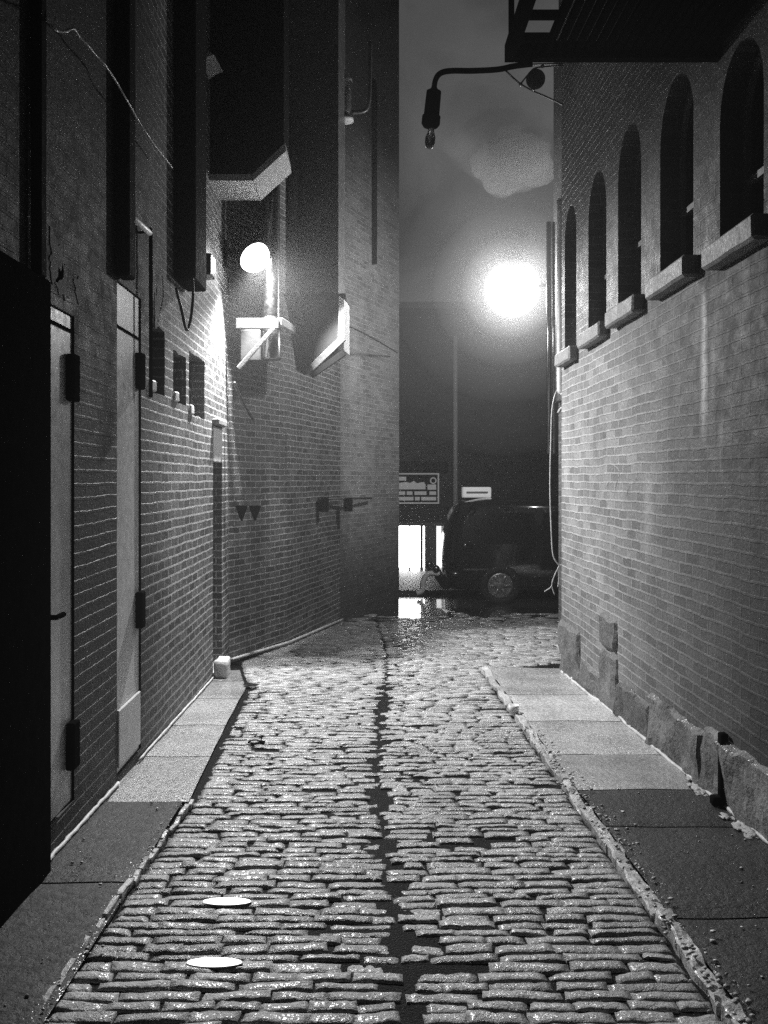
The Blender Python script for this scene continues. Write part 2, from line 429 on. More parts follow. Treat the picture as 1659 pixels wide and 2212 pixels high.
# flagged footways and their granite kerbs
def flag(bm, x0, x1, y0, y1, z=.02, seed=0, n=10):
    for i in range(n):
        for j in range(n):
            q = []
            for (a, b_) in ((i, j), (i+1, j), (i+1, j+1), (i, j+1)):
                X = x0+(x1-x0)*a/n; Y = y0+(y1-y0)*b_/n
                e = .006 if (a in (0, n) or b_ in (0, n)) else 0
                q.append((X, Y, gz(Y)+z-e+noise.noise(Vector((X*3+seed, Y*3, 0)))*.008))
            quad(bm, *q)
bm = NB()
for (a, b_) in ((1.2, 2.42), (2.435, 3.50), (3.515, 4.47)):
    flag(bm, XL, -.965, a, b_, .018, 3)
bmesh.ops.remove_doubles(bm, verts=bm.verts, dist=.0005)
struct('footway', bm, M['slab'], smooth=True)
bm = NB()
joints = [4.49, 5.3, 6.05, 6.9, 7.6, 8.1]
for a, b_ in zip(joints, joints[1:]):
    n = 12
    for i in range(n):
        for j in range(n):
            q = []
            for (p_, r_) in ((i, j), (i+1, j), (i+1, j+1), (i, j+1)):
                Y = a+.006+(b_-a-.012)*r_/n; X = XL+(kerb_left(Y)-.01-XL)*p_/n
                q.append((X, Y, gz(Y)+.012-(.006 if (p_ in (0, n) or r_ in (0, n)) else 0)+noise.noise(Vector((X*3+1, Y*3, 0)))*.008))
            quad(bm, *q)
bmesh.ops.remove_doubles(bm, verts=bm.verts, dist=.0005)
struct('footway', bm, M['walk'], smooth=True)
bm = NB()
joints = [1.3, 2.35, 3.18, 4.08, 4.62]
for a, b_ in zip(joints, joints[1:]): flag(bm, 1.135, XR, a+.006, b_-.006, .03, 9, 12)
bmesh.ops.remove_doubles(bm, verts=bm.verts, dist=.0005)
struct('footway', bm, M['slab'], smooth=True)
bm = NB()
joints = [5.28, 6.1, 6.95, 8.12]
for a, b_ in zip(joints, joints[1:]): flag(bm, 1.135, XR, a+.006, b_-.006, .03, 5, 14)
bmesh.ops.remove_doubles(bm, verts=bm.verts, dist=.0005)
struct('footway', bm, M['walkglare'], smooth=True)
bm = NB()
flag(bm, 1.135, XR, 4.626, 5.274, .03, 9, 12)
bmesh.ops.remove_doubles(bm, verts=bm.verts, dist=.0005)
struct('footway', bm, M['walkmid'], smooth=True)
bm = NB(); i = 0
y = 2.0
while y < 8.05:
    l = random.uniform(.35, .7)
    rough_box(bm, 1.075, 1.135, y, min(y+l, 8.1)-.008, gz(y)-.12, gz(y)+.020+random.uniform(-.010, .010), .018, i, .022); y += l; i += 1
y = 1.9
while y < 4.45:
    l = random.uniform(.10, .2); xk = kerb_left(min(y+l/2, 4.5))
    rough_box(bm, xk-.002, xk+.020, y, min(y+l, 4.48)-.006, gz(y)-.1, gz(y)+.016+random.uniform(-.006, .006), .012, i, .022); y += l; i += 1
struct('kerb', bm, M['kerb'])
# grit and broken mortar washed along the kerb
bm = NB()
for k in range(230):
    t = random.random()**1.2
    Y = 2.3+t*3.6; X = 1.10+random.gauss(0, .035)+abs(random.gauss(0, .05))*(random.random() < .4)
    r = random.uniform(.004, .013)
    u = bmesh.new(); bmesh.ops.create_icosphere(u, subdivisions=1, radius=r)
    for v in u.verts: v.co = v.co*random.uniform(.5, 1.4); v.co.z *= .6
    merge(bm, u, Matrix.Translation((X, Y, gz(Y)+.042+r*.3)))
for k in range(110):
    Y = random.uniform(2.2, 4.5); X = random.choice((-.96+random.gauss(0, .02), random.uniform(-1.36, -1.0)))
    r = random.uniform(.003, .008)
    u = bmesh.new(); bmesh.ops.create_icosphere(u, subdivisions=1, radius=r*random.choice((.5, .6, .8, 1.2)))
    for v in u.verts: v.co = v.co*random.uniform(.5, 1.4); v.co.z *= .6
    merge(bm, u, Matrix.Translation((X, Y, gz(Y)+.024)))
for k in range(90):
    Y = random.uniform(2.4, 5.2); X = random.uniform(1.15, 1.8)
    r = random.uniform(.003, .009)
    u = bmesh.new(); bmesh.ops.create_icosphere(u, subdivisions=1, radius=r*random.choice((.5, .6, .8, 1.2)))
    for v in u.verts: v.co = v.co*random.uniform(.5, 1.4); v.co.z *= .6
    merge(bm, u, Matrix.Translation((X, Y, gz(Y)+.034)))
tag(obj('grit', bm, M['kerb'], None, True), 'pale wet grit and mortar crumbs strewn along the kerbs', 'grit', kind='stuff')

# ------------------------------------------------------------------ walls
def wall_with_holes(name, A, B, z0, z1, holes, depth, mat, parent, back=True):
    """a wall face from A to B (plan points); holes are outlines in (distance, height); reveals go `depth` behind the face"""
    A = Vector((A[0], A[1], 0)); B = Vector((B[0], B[1], 0)); t = (B-A).normalized(); LN = (B-A).length
    nrm = Vector((t.y, -t.x, 0))                      # faces the lane when A->B runs with the lane on the right
    def pt(u, z, d=0): return A+t*u+Vector((0, 0, z))-nrm*d
    outer = [Vector((0, z0(0) if callable(z0) else z0, 0)), Vector((LN, z0(LN) if callable(z0) else z0, 0)), Vector((LN, z1, 0)), Vector((0, z1, 0))]
    loops = [outer]+[[Vector((u, z, 0)) for u, z in h] for h in holes]
    flat = [p for l in loops for p in l]
    tris = tessellate_polygon(loops)
    bm = NB()
    vs = [bm.verts.new(pt(p.x, p.y)) for p in flat]
    uvs = {}
    for tr in tris:
        try: bm.faces.new([vs[i] for i in tr])
        except ValueError: pass
    for h in holes:
        n = len(h)
        for i in range(n):
            a = h[i]; b_ = h[(i+1) % n]
            quad(bm, pt(*a), pt(*b_), pt(b_[0], b_[1], depth), pt(a[0], a[1], depth))
    # thickness of the building behind
    top = [pt(0, z1), pt(LN, z1), pt(LN, z1, 2.5), pt(0, z1, 2.5)]
    quad(bm, *top)
    zb0 = outer[0].y; zb1 = outer[1].y
    quad(bm, pt(0, zb0), pt(0, z1), pt(0, z1, 2.5), pt(0, zb0, 2.5))
    quad(bm, pt(LN, zb1), pt(LN, z1), pt(LN, z1, 2.5), pt(LN, zb1, 2.5))
    o = obj(name, bm, mat, parent)
    def f(co, n):
        q = co-A; u = q.dot(t); dd = -q.dot(nrm)
        return (u+dd, co.z)
    uv_all(o, f)
    return o, pt
# ---- brick building with the arched windows
rb = thing('brick_building', (XR, 5, gz(5)), 'lime stained brick building with a row of tall arched windows above rough granite plinth', 'building')
wins = []
spec = [((1220, 1245), 756, 445), ((1271, 1310), 708, 372), ((1335, 1385), 655, 270), ((1426, 1499), 580, 165), ((1555, 1650), 500, 90)]
YA, YB = -1.0, 8.12
# plan runs from the far corner to the near end so that the face looks into the lane
def hole_r(Yf, Yn, zs, zt):
    w = (Yf-Yn)/2; c = YB-(Yf+Yn)/2; zsp = zt-w*1.25
    pts = [(c-w, zs), (c+w, zs)]
    for k in range(0, 11):
        a = math.pi*k/10
        pts.append((c+w*math.cos(a), zsp+w*1.25*math.sin(a)))
    return pts
holes = []
for (xs, ysill, yap) in spec:
    Yf = FOC*XR/(xs[0]-CX); Yn = FOC*XR/(xs[1]-CX); Yc = (Yf+Yn)/2
    zs = EYE+(HY-ysill)/FOC*Yc; zt = EYE+(HY-yap)/FOC*Yc
    holes.append(hole_r(Yf, Yn, zs, zt)); wins.append((Yf, Yn, zs, zt))
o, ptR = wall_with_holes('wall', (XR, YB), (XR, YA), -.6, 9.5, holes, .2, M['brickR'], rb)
for k, (Yf, Yn, zs, zt) in enumerate(wins):
    w = (Yf-Yn)/2; c = (Yf+Yn)/2; zsp = zt-w*1.25
    bm = NB()      # sash frame
    X0 = XR+.12
    box(bm, X0, X0+.05, Yn, Yn+.035, zs, zsp); box(bm, X0, X0+.05, Yf-.035, Yf, zs, zsp)
    box(bm, X0, X0+.05, Yn+.035, Yf-.035, zs, zs+.05)
    if k in (1, 3): box(bm, X0-.01, X0+.05, c-.016, c+.016, zs+.05, zsp+w*.9)
    box(bm, X0+.003, X0+.047, Yn+.035, Yf-.035, (zs+zsp)/2-.018, (zs+zsp)/2+.018)
    arc = [Vector((X0+.025, c+(w-.018)*math.cos(math.pi*i/12), zsp+(w*1.25-.018)*math.sin(math.pi*i/12))) for i in range(13)]
    for a, b_ in zip(arc, arc[1:]): bar(bm, a, b_, .035, .045, up=Vector((1, 0, 0)), bev=0)
    wf = obj('window', bm, M['frame'], rb)
    bm = NB()
    bm.faces.new([bm.verts.new((X0+.03, YB-u, z)) for u, z in holes[k]])
    obj('pane', bm, M['glassdark'], wf)
    bm = NB(); rough_box(bm, XR-.085, XR+.13, Yn-.07, Yf+.05, zs-.125, zs-.004, .006, k, .06)
    obj('sill', bm, M['sill'], wf)
# plinth of rock faced blocks
bm = NB(); k = 20
for (y0, y1, h_, pr) in ((7.40, 8.13, .48, .035), (6.72, 7.41, .24, .02), (6.26, 6.73, .44, .022), (5.55, 6.27, .28, .03), (4.66, 5.56, .34, .035), (3.7, 4.67, .36, .035), (2.6, 3.71, .36, .03), (1.2, 2.61, .36, .03)):
    rough_box(bm, XR-pr, XR+.2, y0, y1-.012, gz((y0+y1)/2)-.1, gz((y0+y1)/2)+h_, .030, k, .05); k += 1
o = obj('plinth', bm, M['granite'], rb)
bm = NB()
rough_box(bm, XR-.03, XR+.2, 6.3, 6.72, gz(6.5)+.47, gz(6.5)+.72, .02, 44, .045)
obj('patch_stone', bm, M['granite'], rb)
# wash line of mortar at the foot of the wall
bm = NB()
pts = [(2.0+i*.1, XR-.03+noise.noise(Vector((i*.37, 5, 1)))*.022-(.02 if 2+i*.1 > 6.7 else 0)) for i in range(60)]
tube(bm, [(x, Y, gz(Y)+.034) for Y, x in pts], [.010+.006*abs(noise.noise(Vector((i*.6, 2, 9)))) for i in range(60)], 7)
obj('mortar_fillet', bm, M['fillet'], rb, True)
# chalk scribbles
bm = NB()
for pts in (()): pass
for pts in ([(1322, 1018), (1330, 1008), (1338, 1022), (1332, 1045), (1326, 1072)], [(1352, 1078), (1360, 1050), (1372, 1040), (1378, 1022)], [(1360, 945), (1366, 955), (1374, 948)], [(1308, 1056), (1316, 1040), (1320, 1062)], [(1325, 940), (1333, 955)]):
    bm = NB(); tube(bm, smoothpts([W(x, y_, XR)+Vector((.0025, 0, 0)) for x, y_ in pts], 5), [.0045+.003*abs(noise.noise(Vector((i*.9, pts[0][0], 0)))) for i in range(len(pts)*5-4)], 6)
    obj('chalk_mark', bm, M['sill'], rb)

# ---- return of the next building beyond its corner
nb = thing('corner_building', (2.3, 8.9, gz(8.9)), 'narrow dark wall return standing behind the arched window building', 'building')
bm = NB(); box(bm, 2.13, 4.4, 8.14, 9.55, -.6, 9.0)
o = obj('wall', bm, M['brickF'], nb); uv_all(o, lambda c, n: (c.x+c.y, c.z))
bm = NB(); box(bm, 2.05, 2.13, 8.3, 9.45, 2.38, 6.5, .01, 1)
o = obj('wall_panel', bm, M['duct'], nb)

# ---- sooty building of the near left
lb = thing('brick_building', (XL, 5, gz(5)), 'sooty brick building with two narrow pale doors and small dark window openings', 'building')
YE = 8.55
def rect(y0, y1, z0, z1): return [(y0, z0), (y1, z0), (y1, z1), (y0, z1)]
def yl(px): return FOC*XL/(px-CX)
dA = (yl(93), yl(151)); dB = (yl(255), yl(300)); dC = (7.70, 8.17)
zA1 = P(0, 655, 3.75).z; zB1 = P(0, 622, 4.95).z; zC1 = P(0, 915, 7.9).z
dims = dict(A=(dA[0]-.03, dA[1]+.06, gz(3.7)+.15, zA1), B=(dB[0]-.02, dB[1]+.05, gz(5)+.06, zB1), C=(dC[0], dC[1], gz(7.9)+.06, zC1))
wl = []
for (xa, xb, yt, yb) in ((322, 356, 705, 850), (374, 402, 765, 872), (408, 442, 770, 900)):
    Y0, Y1 = yl(xa), yl(xb); Yc = (Y0+Y1)/2
    wl.append((Y0, Y1, EYE+(HY-yb)/FOC*Yc, EYE+(HY-yt)/FOC*Yc))
def ragged(y0, y1, z0, z1, s):
    pts = []
    for a, b_, n in (((y0, z0), (y1, z0), 5), ((y1, z0), (y1, z1), 9), ((y1, z1), (y0, z1), 5), ((y0, z1), (y0, z0), 9)):
        for i in range(n):
            t = i/n; q = (a[0]+(b_[0]-a[0])*t, a[1]+(b_[1]-a[1])*t)
            pts.append((q[0]+noise.noise(Vector((q[0]*9+s, q[1]*9, 0)))*.018, q[1]+noise.noise(Vector((q[0]*9, q[1]*9+s, 4)))*.022))
    return pts
hl = [rect(*dims[k]) for k in 'ABC']+[ragged(*w, s=i*5) for i, w in enumerate(wl)]
Y0L = -1.0
hl = [[(u-Y0L, z) for u, z in h] for h in hl]
# face looks toward +x: run from near to far gives normal (t.y,-t.x) = (+1,0)
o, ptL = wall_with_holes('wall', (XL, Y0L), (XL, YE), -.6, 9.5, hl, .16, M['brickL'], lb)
# doors
def leaf(name, y0, y1, z0, z1, xf, mat, seam):
    bm = NB(); box(bm, xf-.04, xf, y0, y1, z0, z1, .004, 1)
    d = obj(name, bm, mat, lb)
    bm = NB(); box(bm, xf+.001, xf+.009, y0+.004, y1-.004, seam, seam+.014)
    obj('rail', bm, M['black'], d)
    return d
d1 = leaf('door', dims['A'][0]+.002, dims['A'][1]-.002, dims['A'][2]+.002, dims['A'][3]-.002, XL-.012, M['pale'], P(0, 695, 3.75).z)
d2 = leaf('door', dims['B'][0]+.002, dims['B'][1]-.002, dims['B'][2]+.002, dims['B'][3]-.002, XL-.012, M['pale'], P(0, 718, 4.95).z)
d1['label'] = 'tall pale door nearest the black pier'; d2['label'] = 'tall pale door brightest at its top, beside the brick'
for d, (y0, y1, z0, z1), hs in ((d1, dims['A'], (2.02, .3)), (d2, dims['B'], (2.2, .75))):
    for hz in hs:
        bm = NB(); box(bm, XL-.012, XL+.03, y1-.085, y1-.002, hz-.11, hz+.11, .006, 1)
        obj('hinge', bm, M['black'], d)
bm = NB(); box(bm, XL-.011, XL+.006, dims['B'][0]+.02, dims['B'][1]-.03, gz(5)+.1, gz(5)+.42, .004, 1)
obj('kick_plate', bm, M['trim'], d2)
bm = NB(); tube(bm, [(XL-.01, dims['A'][0]+.05, .95), (XL+.05, dims['A'][0]+.05, .95), (XL+.05, dims['A'][0]+.14, .95)], .012, 8)
obj('handle', bm, M['black'], d1)
bm = NB(); box(bm, XL-.135, XL-.10, dims['C'][0]+.002, dims['C'][1]-.002, dims['C'][2]+.002, zC1-.36, .004, 1)
d3 = obj('door', bm, M['grey'], lb, label='grey recessed door below the glaring lamp')
bm = NB(); box(bm, XL-.08, XL+.004, dims['C'][0]+.004, dims['C'][1]-.004, zC1-.355, zC1-.03, .006, 1)
obj('lintel_board', bm, M['board'], lb)
bm = NB(); box(bm, XL-.03, XL+.06, dims['C'][0]-.03, dims['C'][1]+.03, zC1-.02, zC1+.03, .006, 1)
obj('drip_ledge', bm, M['sill'], lb)
# window openings: dark panes and pale blocks on their sills
for k, (y0, y1, z0, z1) in enumerate(wl):
    bm = NB(); box(bm, XL-.17, XL-.13, y0-.05, y1+.05, z0-.05, z1+.05)
    w_ = obj('window', bm, M['glassdark'], lb)
    bm = NB(); ym = y0+(y1-y0)*.55
    box(bm, XL-.128, XL-.10, ym-.012, ym+.012, z0-.02, z1+.02)
    box(bm, XL-.127, XL-.101, y0-.02, ym-.014, (z0+z1)/2-.012, (z0+z1)/2+.012); box(bm, XL-.127, XL-.101, ym+.014, y1+.02, (z0+z1)/2-.012, (z0+z1)/2+.012)
    obj('window_bar', bm, M['frame'], w_)
    bm = NB(); rough_box(bm, XL-.09, XL+.015, y0+.02, y0+.14, z0+.0, z0+.075, .005, 60+k, .03)
    obj('sill_stone', bm, M['fillet'], w_)
# near-black pier at the very edge of view, plaster patches, fillet
bm = NB(); box(bm, XL-.3, XL+.055, 1.2, 3.62, -.5, P(0, 610, 3.65).z, .01, 1)
obj('pier', bm, M['black'], lb)
bm = NB()
for (cx_, cy_, w_, h_) in ((118, 560, 30, 50), (135, 612, 26, 34), (338, 660, 16, 40), (168, 622, 18, 26)):
    n = 30; c = W(cx_, cy_, XL); k_ = c.y/FOC
    pts = []
    for i in range(n):
        a = 2*math.pi*i/n; r = 1+.7*noise.noise(Vector((cx_+math.cos(a)*1.6, math.sin(a)*1.6, 3)))+.35*noise.noise(Vector((cx_+math.cos(a)*6, math.sin(a)*6, 8)))
        pts.append(c+Vector((.004, math.cos(a)*w_*k_*1.4*r, math.sin(a)*h_*k_*r)))
    bm = NB(); prism(bm, pts, (-.02, 0, 0)); obj('plaster_patch', bm, M['patch'], lb)
bm = NB()
for (ya, yb_, r) in ((3.66, 4.72, .010), (5.15, 7.72, .007)):
    n = 30
    tube(bm, [(XL+.012+noise.noise(Vector((i*.5, ya, 0)))*.008, ya+(yb_-ya)*i/n, gz(ya+(yb_-ya)*i/n)+.026) for i in range(n+1)], [r*(1+.4*noise.noise(Vector((i*.7, 3, ya)))) for i in range(n+1)], 7)
obj('mortar_fillet', bm, M['fillet'], lb, True)

# ---- the bending return walls
cb = thing('brick_building', (-1.0, 9.5, gz(9.5)), 'brick building bending away to the right behind the ductwork, pale rendered at its corner', 'building')
pB = [(-1.375, YE-.02), (-1.387, 8.555), (-.908, 9.65), (-.37, 11.6), (.495, 13.46)]
for k, (a, b_) in enumerate(zip(pB[1:], pB[2:])):
    wh = [[], [], []][k]
    if k < 2: wall_with_holes('wall', a, b_, -.7, 9.5, wh, .1, M['brickB'], cb)
    else:
        wall_with_holes('wall', a, b_, -.7, 9.5, wh, .1, M['render'], cb)
a = Vector((-.37, 11.6, 0)); b_ = Vector((.495, 13.46, 0)); t = (b_-a).normalized(); nr = Vector((t.y, -t.x, 0))
bm = NB()       # tall slit at the corner
q0 = a+t*1.02; q1 = a+t*1.17
prism(bm, [q0+nr*.02+Vector((0, 0, P(0, 575, 12.6).z)), q1+nr*.02+Vector((0, 0, P(0, 572, 12.7).z)), q1+nr*.02+Vector((0, 0, 7.4)), q0+nr*.02+Vector((0, 0, 7.4))], -nr*.06)
obj('shutter', bm, M['soot'], cb)
bm = NB()       # pale line of mortar along its foot
n = 40; pl = [Vector((x, Y, 0)) for x, Y in pB[1:4]]
pts = []
for i in range(n+1):
    s = i/n*2; k = min(int(s), 1); q = pl[k].lerp(pl[k+1], s-k); pts.append((q.x+.03, q.y-.01, gz(q.y)+.028))
tube(bm, pts, .016, 7); obj('mortar_fillet', bm, M['fillet'], cb, True)

# ---- far side of the cross street
YF = 20.0
fb = thing('street_building', (1.5, YF, gz(YF)), 'low dark building across the street with a glaring shop window at its foot', 'building')
zt = P(0, 668, YF).z; zg = gz(YF)
def xf(px): return (px-CX)/FOC*YF
wz1 = P(0, 1128, YF).z
bm = NB()
box(bm, -9, xf(852), YF, YF+4, zg-.3, zt); box(bm, xf(966), 16, YF, YF+4, zg-.3, zt); box(bm, xf(852), xf(966), YF, YF+4, wz1, zt)
o = obj('wall', bm, M['brickF'], fb); uv_all(o, lambda c, n: (c.x+c.y, c.z))
bm = NB(); box(bm, -9, 16, YF-.08, YF+.3, zt+.002, zt+.16, .01, 1); obj('coping', bm, M['grey'], fb)
bm = NB(); box(bm, xf(855), xf(936), YF+1.15, YF+1.2, zg+.01, wz1-.05); obj('shop_interior', bm, M['shop'], fb)
bm = NB(); box(bm, xf(852), xf(966), YF+1.5, YF+1.55, zg-.1, wz1)
obj('back_wall', bm, M['grey'], fb)
bm = NB(); box(bm, xf(943), xf(957), YF+.5, YF+.55, zg+.1, wz1-.1); obj('inner_doorway', bm, M['shopdim'], fb)
bm = NB()
box(bm, xf(852), xf(966), YF+.02, YF+.10, wz1-.09, wz1-.002); box(bm, xf(884), xf(886.5), YF+.02, YF+.08, zg, wz1-.092)
box(bm, xf(908), xf(914), YF+.02, YF+.10, zg, wz1-.092); box(bm, xf(918), xf(943), YF+.03, YF+.2, zg, wz1-.092); box(bm, xf(961), xf(966), YF+.02, YF+.1, zg, wz1-.092)
obj('shop_front', bm, M['grey'], fb)
bm = NB(); box(bm, xf(856), xf(966), YF-.35, YF-.002, P(0, 1017, YF).z, P(0, 997, YF).z, .02, 1); obj('awning_box', bm, M['soot'], fb)
bm = NB(); tube(bm, [(xf(983), YF-.07, P(0, 728, YF).z), (xf(983), YF-.07, zg+.1)], .055, 10); obj('downpipe', bm, M['white'], fb, True)

# ------------------------------------------------------------------ sign on the far wall
sg = thing('notice_board', (xf(905), YF-.06, P(0, 1090, YF).z), 'pale bordered notice board with rows of worn lettering above the shop window', 'sign')
x0, x1 = xf(846), xf(950); z0, z1 = P(0, 1090, YF).z, P(0, 1020, YF).z
bm = NB(); box(bm, x0, x1, YF-.06, YF-.01, z0, z1, .01, 1); obj('board', bm, M['soot'], sg)
bm = NB(); e = .035
yy0, yy1 = YF-.068, YF-.061
box(bm, x0+.02, x1-.02, yy0, yy1, z1-.02-e, z1-.02); box(bm, x0+.02, x1-.02, yy0, yy1, z0+.02, z0+.02+e)
box(bm, x1-.02-e, x1-.02, yy0, yy1, z0+.02+e, z1-.02-e); box(bm, x0+.02, x0+.02+e, yy0, yy1, z0+.02+e, z1-.02-e)
obj('border', bm, M['signglow'], sg)
bm = NB()
def sp(u, v): return (x0+(x1-x0)*u, yy0, z0+(z1-z0)*v)
for (u0, u1, v0, v1) in ((.10, .30, .74, .86), (.10, .70, .47, .62), (.74, .92, .46, .62), (.10, .28, .30, .41), (.31, .43, .30, .41), (.47, .72, .30, .41), (.78, .92, .30, .41), (.10, .45, .13, .24), (.48, .58, .13, .24), (.61, .92, .13, .24)):
    box(bm, sp(u0, 0)[0], sp(u1, 0)[0], yy0, yy1, sp(0, v0)[2], sp(0, v1)[2], .003, 1)
prism(bm, [sp(.10, .62), sp(.70, .62), sp(.66, .70), sp(.52, .66), sp(.46, .73), sp(.38, .67), sp(.30, .70), sp(.10, .66)], (0, .006, 0))
obj('lettering', bm, M['signglow'], sg)
bm = NB(); c = Vector(sp(.86, .74)); lathe(bm, c, [(.05, 0), (.05, -.008), (.078, -.008), (.078, 0)], 20, Vector((0, 1, 0))); obj('emblem', bm, M['signglow'], sg)

# ------------------------------------------------------------------ black taxi van, nose to the left
CY = 13.9; CZ = gz(14.4)-.03
van = thing('parked_van', (3.4, CY+.9, CZ), 'black rounded taxi van with a pale roof sign parked across the lane mouth', 'van')
def cxm(px): return (px-CX)/FOC*CY
x0 = cxm(963)
prof = [(0.02, .25), (0.0, .55), (.02, .90), (.06, 1.15), (.13, 1.40), (.24, 1.58), (.42, 1.68), (.9, 1.735), (2.4, 1.75), (3.8, 1.73), (4.3, 1.66), (4.5, 1.3), (4.55, .7), (4.5, .25)]
prof = [(p[0], p[2]) for p in smoothpts([Vector((a, 0, b)) for a, b in prof], 4)]
bm = NB(); ny = 11; rings = []
WID = 1.85
for (dx, dz) in prof:
    r = []
    for j in range(ny+1):
        v = j/ny*2-1
        tum = max(0, dz-.95)*.20           # the sides lean in above the waist
        yy = CY+WID/2+v*(WID/2-tum-.03*(dz < .4))
        roll = (abs(v)**6)*(.10 if dz > 1.5 else 0)
        nose = (abs(v)**4)*.22*(1 if dx < 1 else -1)*(1 if dx < .4 or dx > 4.2 else .0)
        r.append(bm.verts.new((x0+dx+nose, yy, CZ+dz-roll)))
    rings.append(r)
for a, b_ in zip(rings, rings[1:]):
    for j in range(ny): bm.faces.new((a[j], a[j+1], b_[j+1], b_[j]))
bm.faces.new([r[0] for r in rings]); bm.faces.new([r[-1] for r in rings][::-1]); bm.faces.new(rings[0][::-1]); bm.faces.new(rings[-1])
body = obj('body', bm, M['paint'], van, True)
bm = NB()      # side glass, set just proud of the leaning side
for (xa, xb) in ((.62, 1.45), (1.55, 2.6), (2.7, 3.7)):
    pts = []
    for (dx, dz) in ((xa-(.22 if xa < .7 else 0), 1.0), (xb, 1.0), (xb, 1.5), (xa+.05, 1.5)):
        tum = (dz-.95)*.20
        pts.append((x0+dx, CY+tum-.004, CZ+dz))
    prism(bm, pts, (0, .01, 0))
obj('side_window', bm, M['glassdark'], van)
for dx in (.88, 3.55):
    c = Vector((x0+dx, CY-.005, CZ+.32))
    bm = NB(); lathe(bm, c, [(.18, .0), (.21, -.03), (.30, -.045), (.33, -.02), (.335, .05), (.33, .18), (.2, .2)], 28, Vector((0, 1, 0)))
    wv = obj('wheel', bm, M['tyre'], van, True)
    bm = NB(); lathe(bm, c, [(.0, -.03), (.06, -.04), (.09, -.02), (.17, -.028), (.205, -.038), (.21, -.01)], 24, Vector((0, 1, 0)))
    for k in range(6):
        a = k*math.pi/3; bar(bm, c+Vector((math.cos(a)*.06, -.038, math.sin(a)*.06)), c+Vector((math.cos(a)*.18, -.036, math.sin(a)*.18)), .035, .012, Vector((0, 1, 0)))
    obj('hubcap', bm, M['hub'], wv, True)
bm = NB(); bmesh.ops.create_uvsphere(bm, u_segments=12, v_segments=8, radius=.075, matrix=Matrix.Translation((x0+.30, CY-.06, CZ+.97)) @ Matrix.Diagonal((.7, 1.2, 1, 1)))
bar(bm, (x0+.32, CY-.02, CZ+.93), (x0+.36, CY+.05, CZ+.93), .03)
obj('wing_mirror', bm, M['chrome'], van, True)
bm = NB(); box(bm, x0+.28, x0+.72, CY-.014, CY-.002, CZ+.565, CZ+.60, .005, 1); obj('side_trim', bm, M['chrome'], van)
bm = NB(); bmesh.ops.create_uvsphere(bm, u_segments=14, v_segments=8, radius=.11, matrix=Matrix.Translation((x0+.16, CY+.07, CZ+.50)) @ Matrix.Diagonal((.9, .7, .5, 1))); obj('headlight', bm, M['chrome'], van, True)
bm = NB(); bmesh.ops.create_uvsphere(bm, u_segments=14, v_segments=8, radius=.11, matrix=Matrix.Translation((x0+.16, CY+WID-.07, CZ+.50)) @ Matrix.Diagonal((.9, .7, .5, 1))); obj('headlight', bm, M['chrome'], van, True)
bm = NB(); box(bm, x0-.05, x0+.08, CY+.1, CY+WID-.1, CZ+.24, CZ+.40, .03, 2); obj('bumper', bm, M['black'], van)
bm = NB(); xs0, xs1 = cxm(1003)+.06, cxm(1068)+.06; zz = CZ+1.70
box(bm, xs0, xs1, CY+.75, CY+.95, zz+.03, zz+.21, .028, 3)
rs = obj('roof_sign', bm, M['roofsign'], van, True)
bm = NB(); box(bm, xs0+.06, xs1-.06, CY+.744, CY+.749, zz+.10, zz+.135); obj('lettering', bm, M['grey'], rs)
bm = NB(); box(bm, xs0+.08, xs1-.08, CY+.78, CY+.92, zz-.03, zz+.029); obj('sign_foot', bm, M['black'], rs)

# ------------------------------------------------------------------ curved standpipe by the shop
YS = 14.8
sp_ = thing('standpipe', P(912, 1283, YS), 'pale bent standpipe with two shiny caps in front of the lit shop', 'standpipe')
bm = NB()
tube(bm, smoothpts([P(900, 1282, YS), P(912, 1276, YS), P(914, 1258, YS), P(922, 1242, YS), P(934, 1238, YS), P(950, 1240, YS)], 6), [.043]*8+[.048]*23, 10)
obj('pipe', bm, M['white'], sp_, True)
for px, py in ((927, 1220), (942, 1229)):
    bm = NB(); lathe(bm, P(px, py, YS-.03), [(0, -.06), (.05, -.05), (.065, -.02), (.065, .06)], 16, Vector((0, 1, 0))); obj('cap', bm, M['chrome'], sp_, True)
    bm = NB(); tube(bm, [P(px, py, YS), P(px+3, 1239, YS+.02)], .03, 8); obj('branch', bm, M['duct'], sp_, True)

# ------------------------------------------------------------------ lamps
la = P(550, 556, 8.3)
fl = thing('flood_lamp', la, 'glaring domed floodlight beside the polished flue on the left wall', 'lamp')
ax = Vector((.55, -.55, -.63)).normalized()
bm = NB(); lathe(bm, la, [(.0, .105), (.06, .098), (.115, .07), (.145, .035), (.155, 0)], 28, ax)
obj('lens', bm, M['lampA'], fl, True)
bm = NB(); lathe(bm, la, [(.158, .010), (.172, .008), (.172, -.03), (.12, -.10), (.05, -.13), (0, -.13)], 28, ax); obj('housing', bm, M['black'], fl, True)
bm = NB(); bar(bm, la-ax*.12, Vector((-1.372, 8.30, la.z+.05)), .03, .05); box(bm, -1.388, -1.366, 8.25, 8.35, la.z-.08, la.z+.16, .004, 1); obj('bracket', bm, M['black'], fl)
sd = bpy.data.lights.new('flood_beam', 'POINT'); sd.energy = 2300; sd.shadow_soft_size = .05
so = bpy.data.objects.new('beam', sd); COL.objects.link(so); so.parent = fl; so.location = ax*.06
lbp = P(1110, 625, 10.0)
gl = thing('globe_lamp', lbp, 'bright hazy globe lamp reaching out from the corner on the right', 'lamp')
bm = NB(); bmesh.ops.create_uvsphere(bm, u_segments=28, v_segments=18, radius=.19, matrix=Matrix.Translation(lbp)); obj('globe', bm, M['lampB'], gl, True)
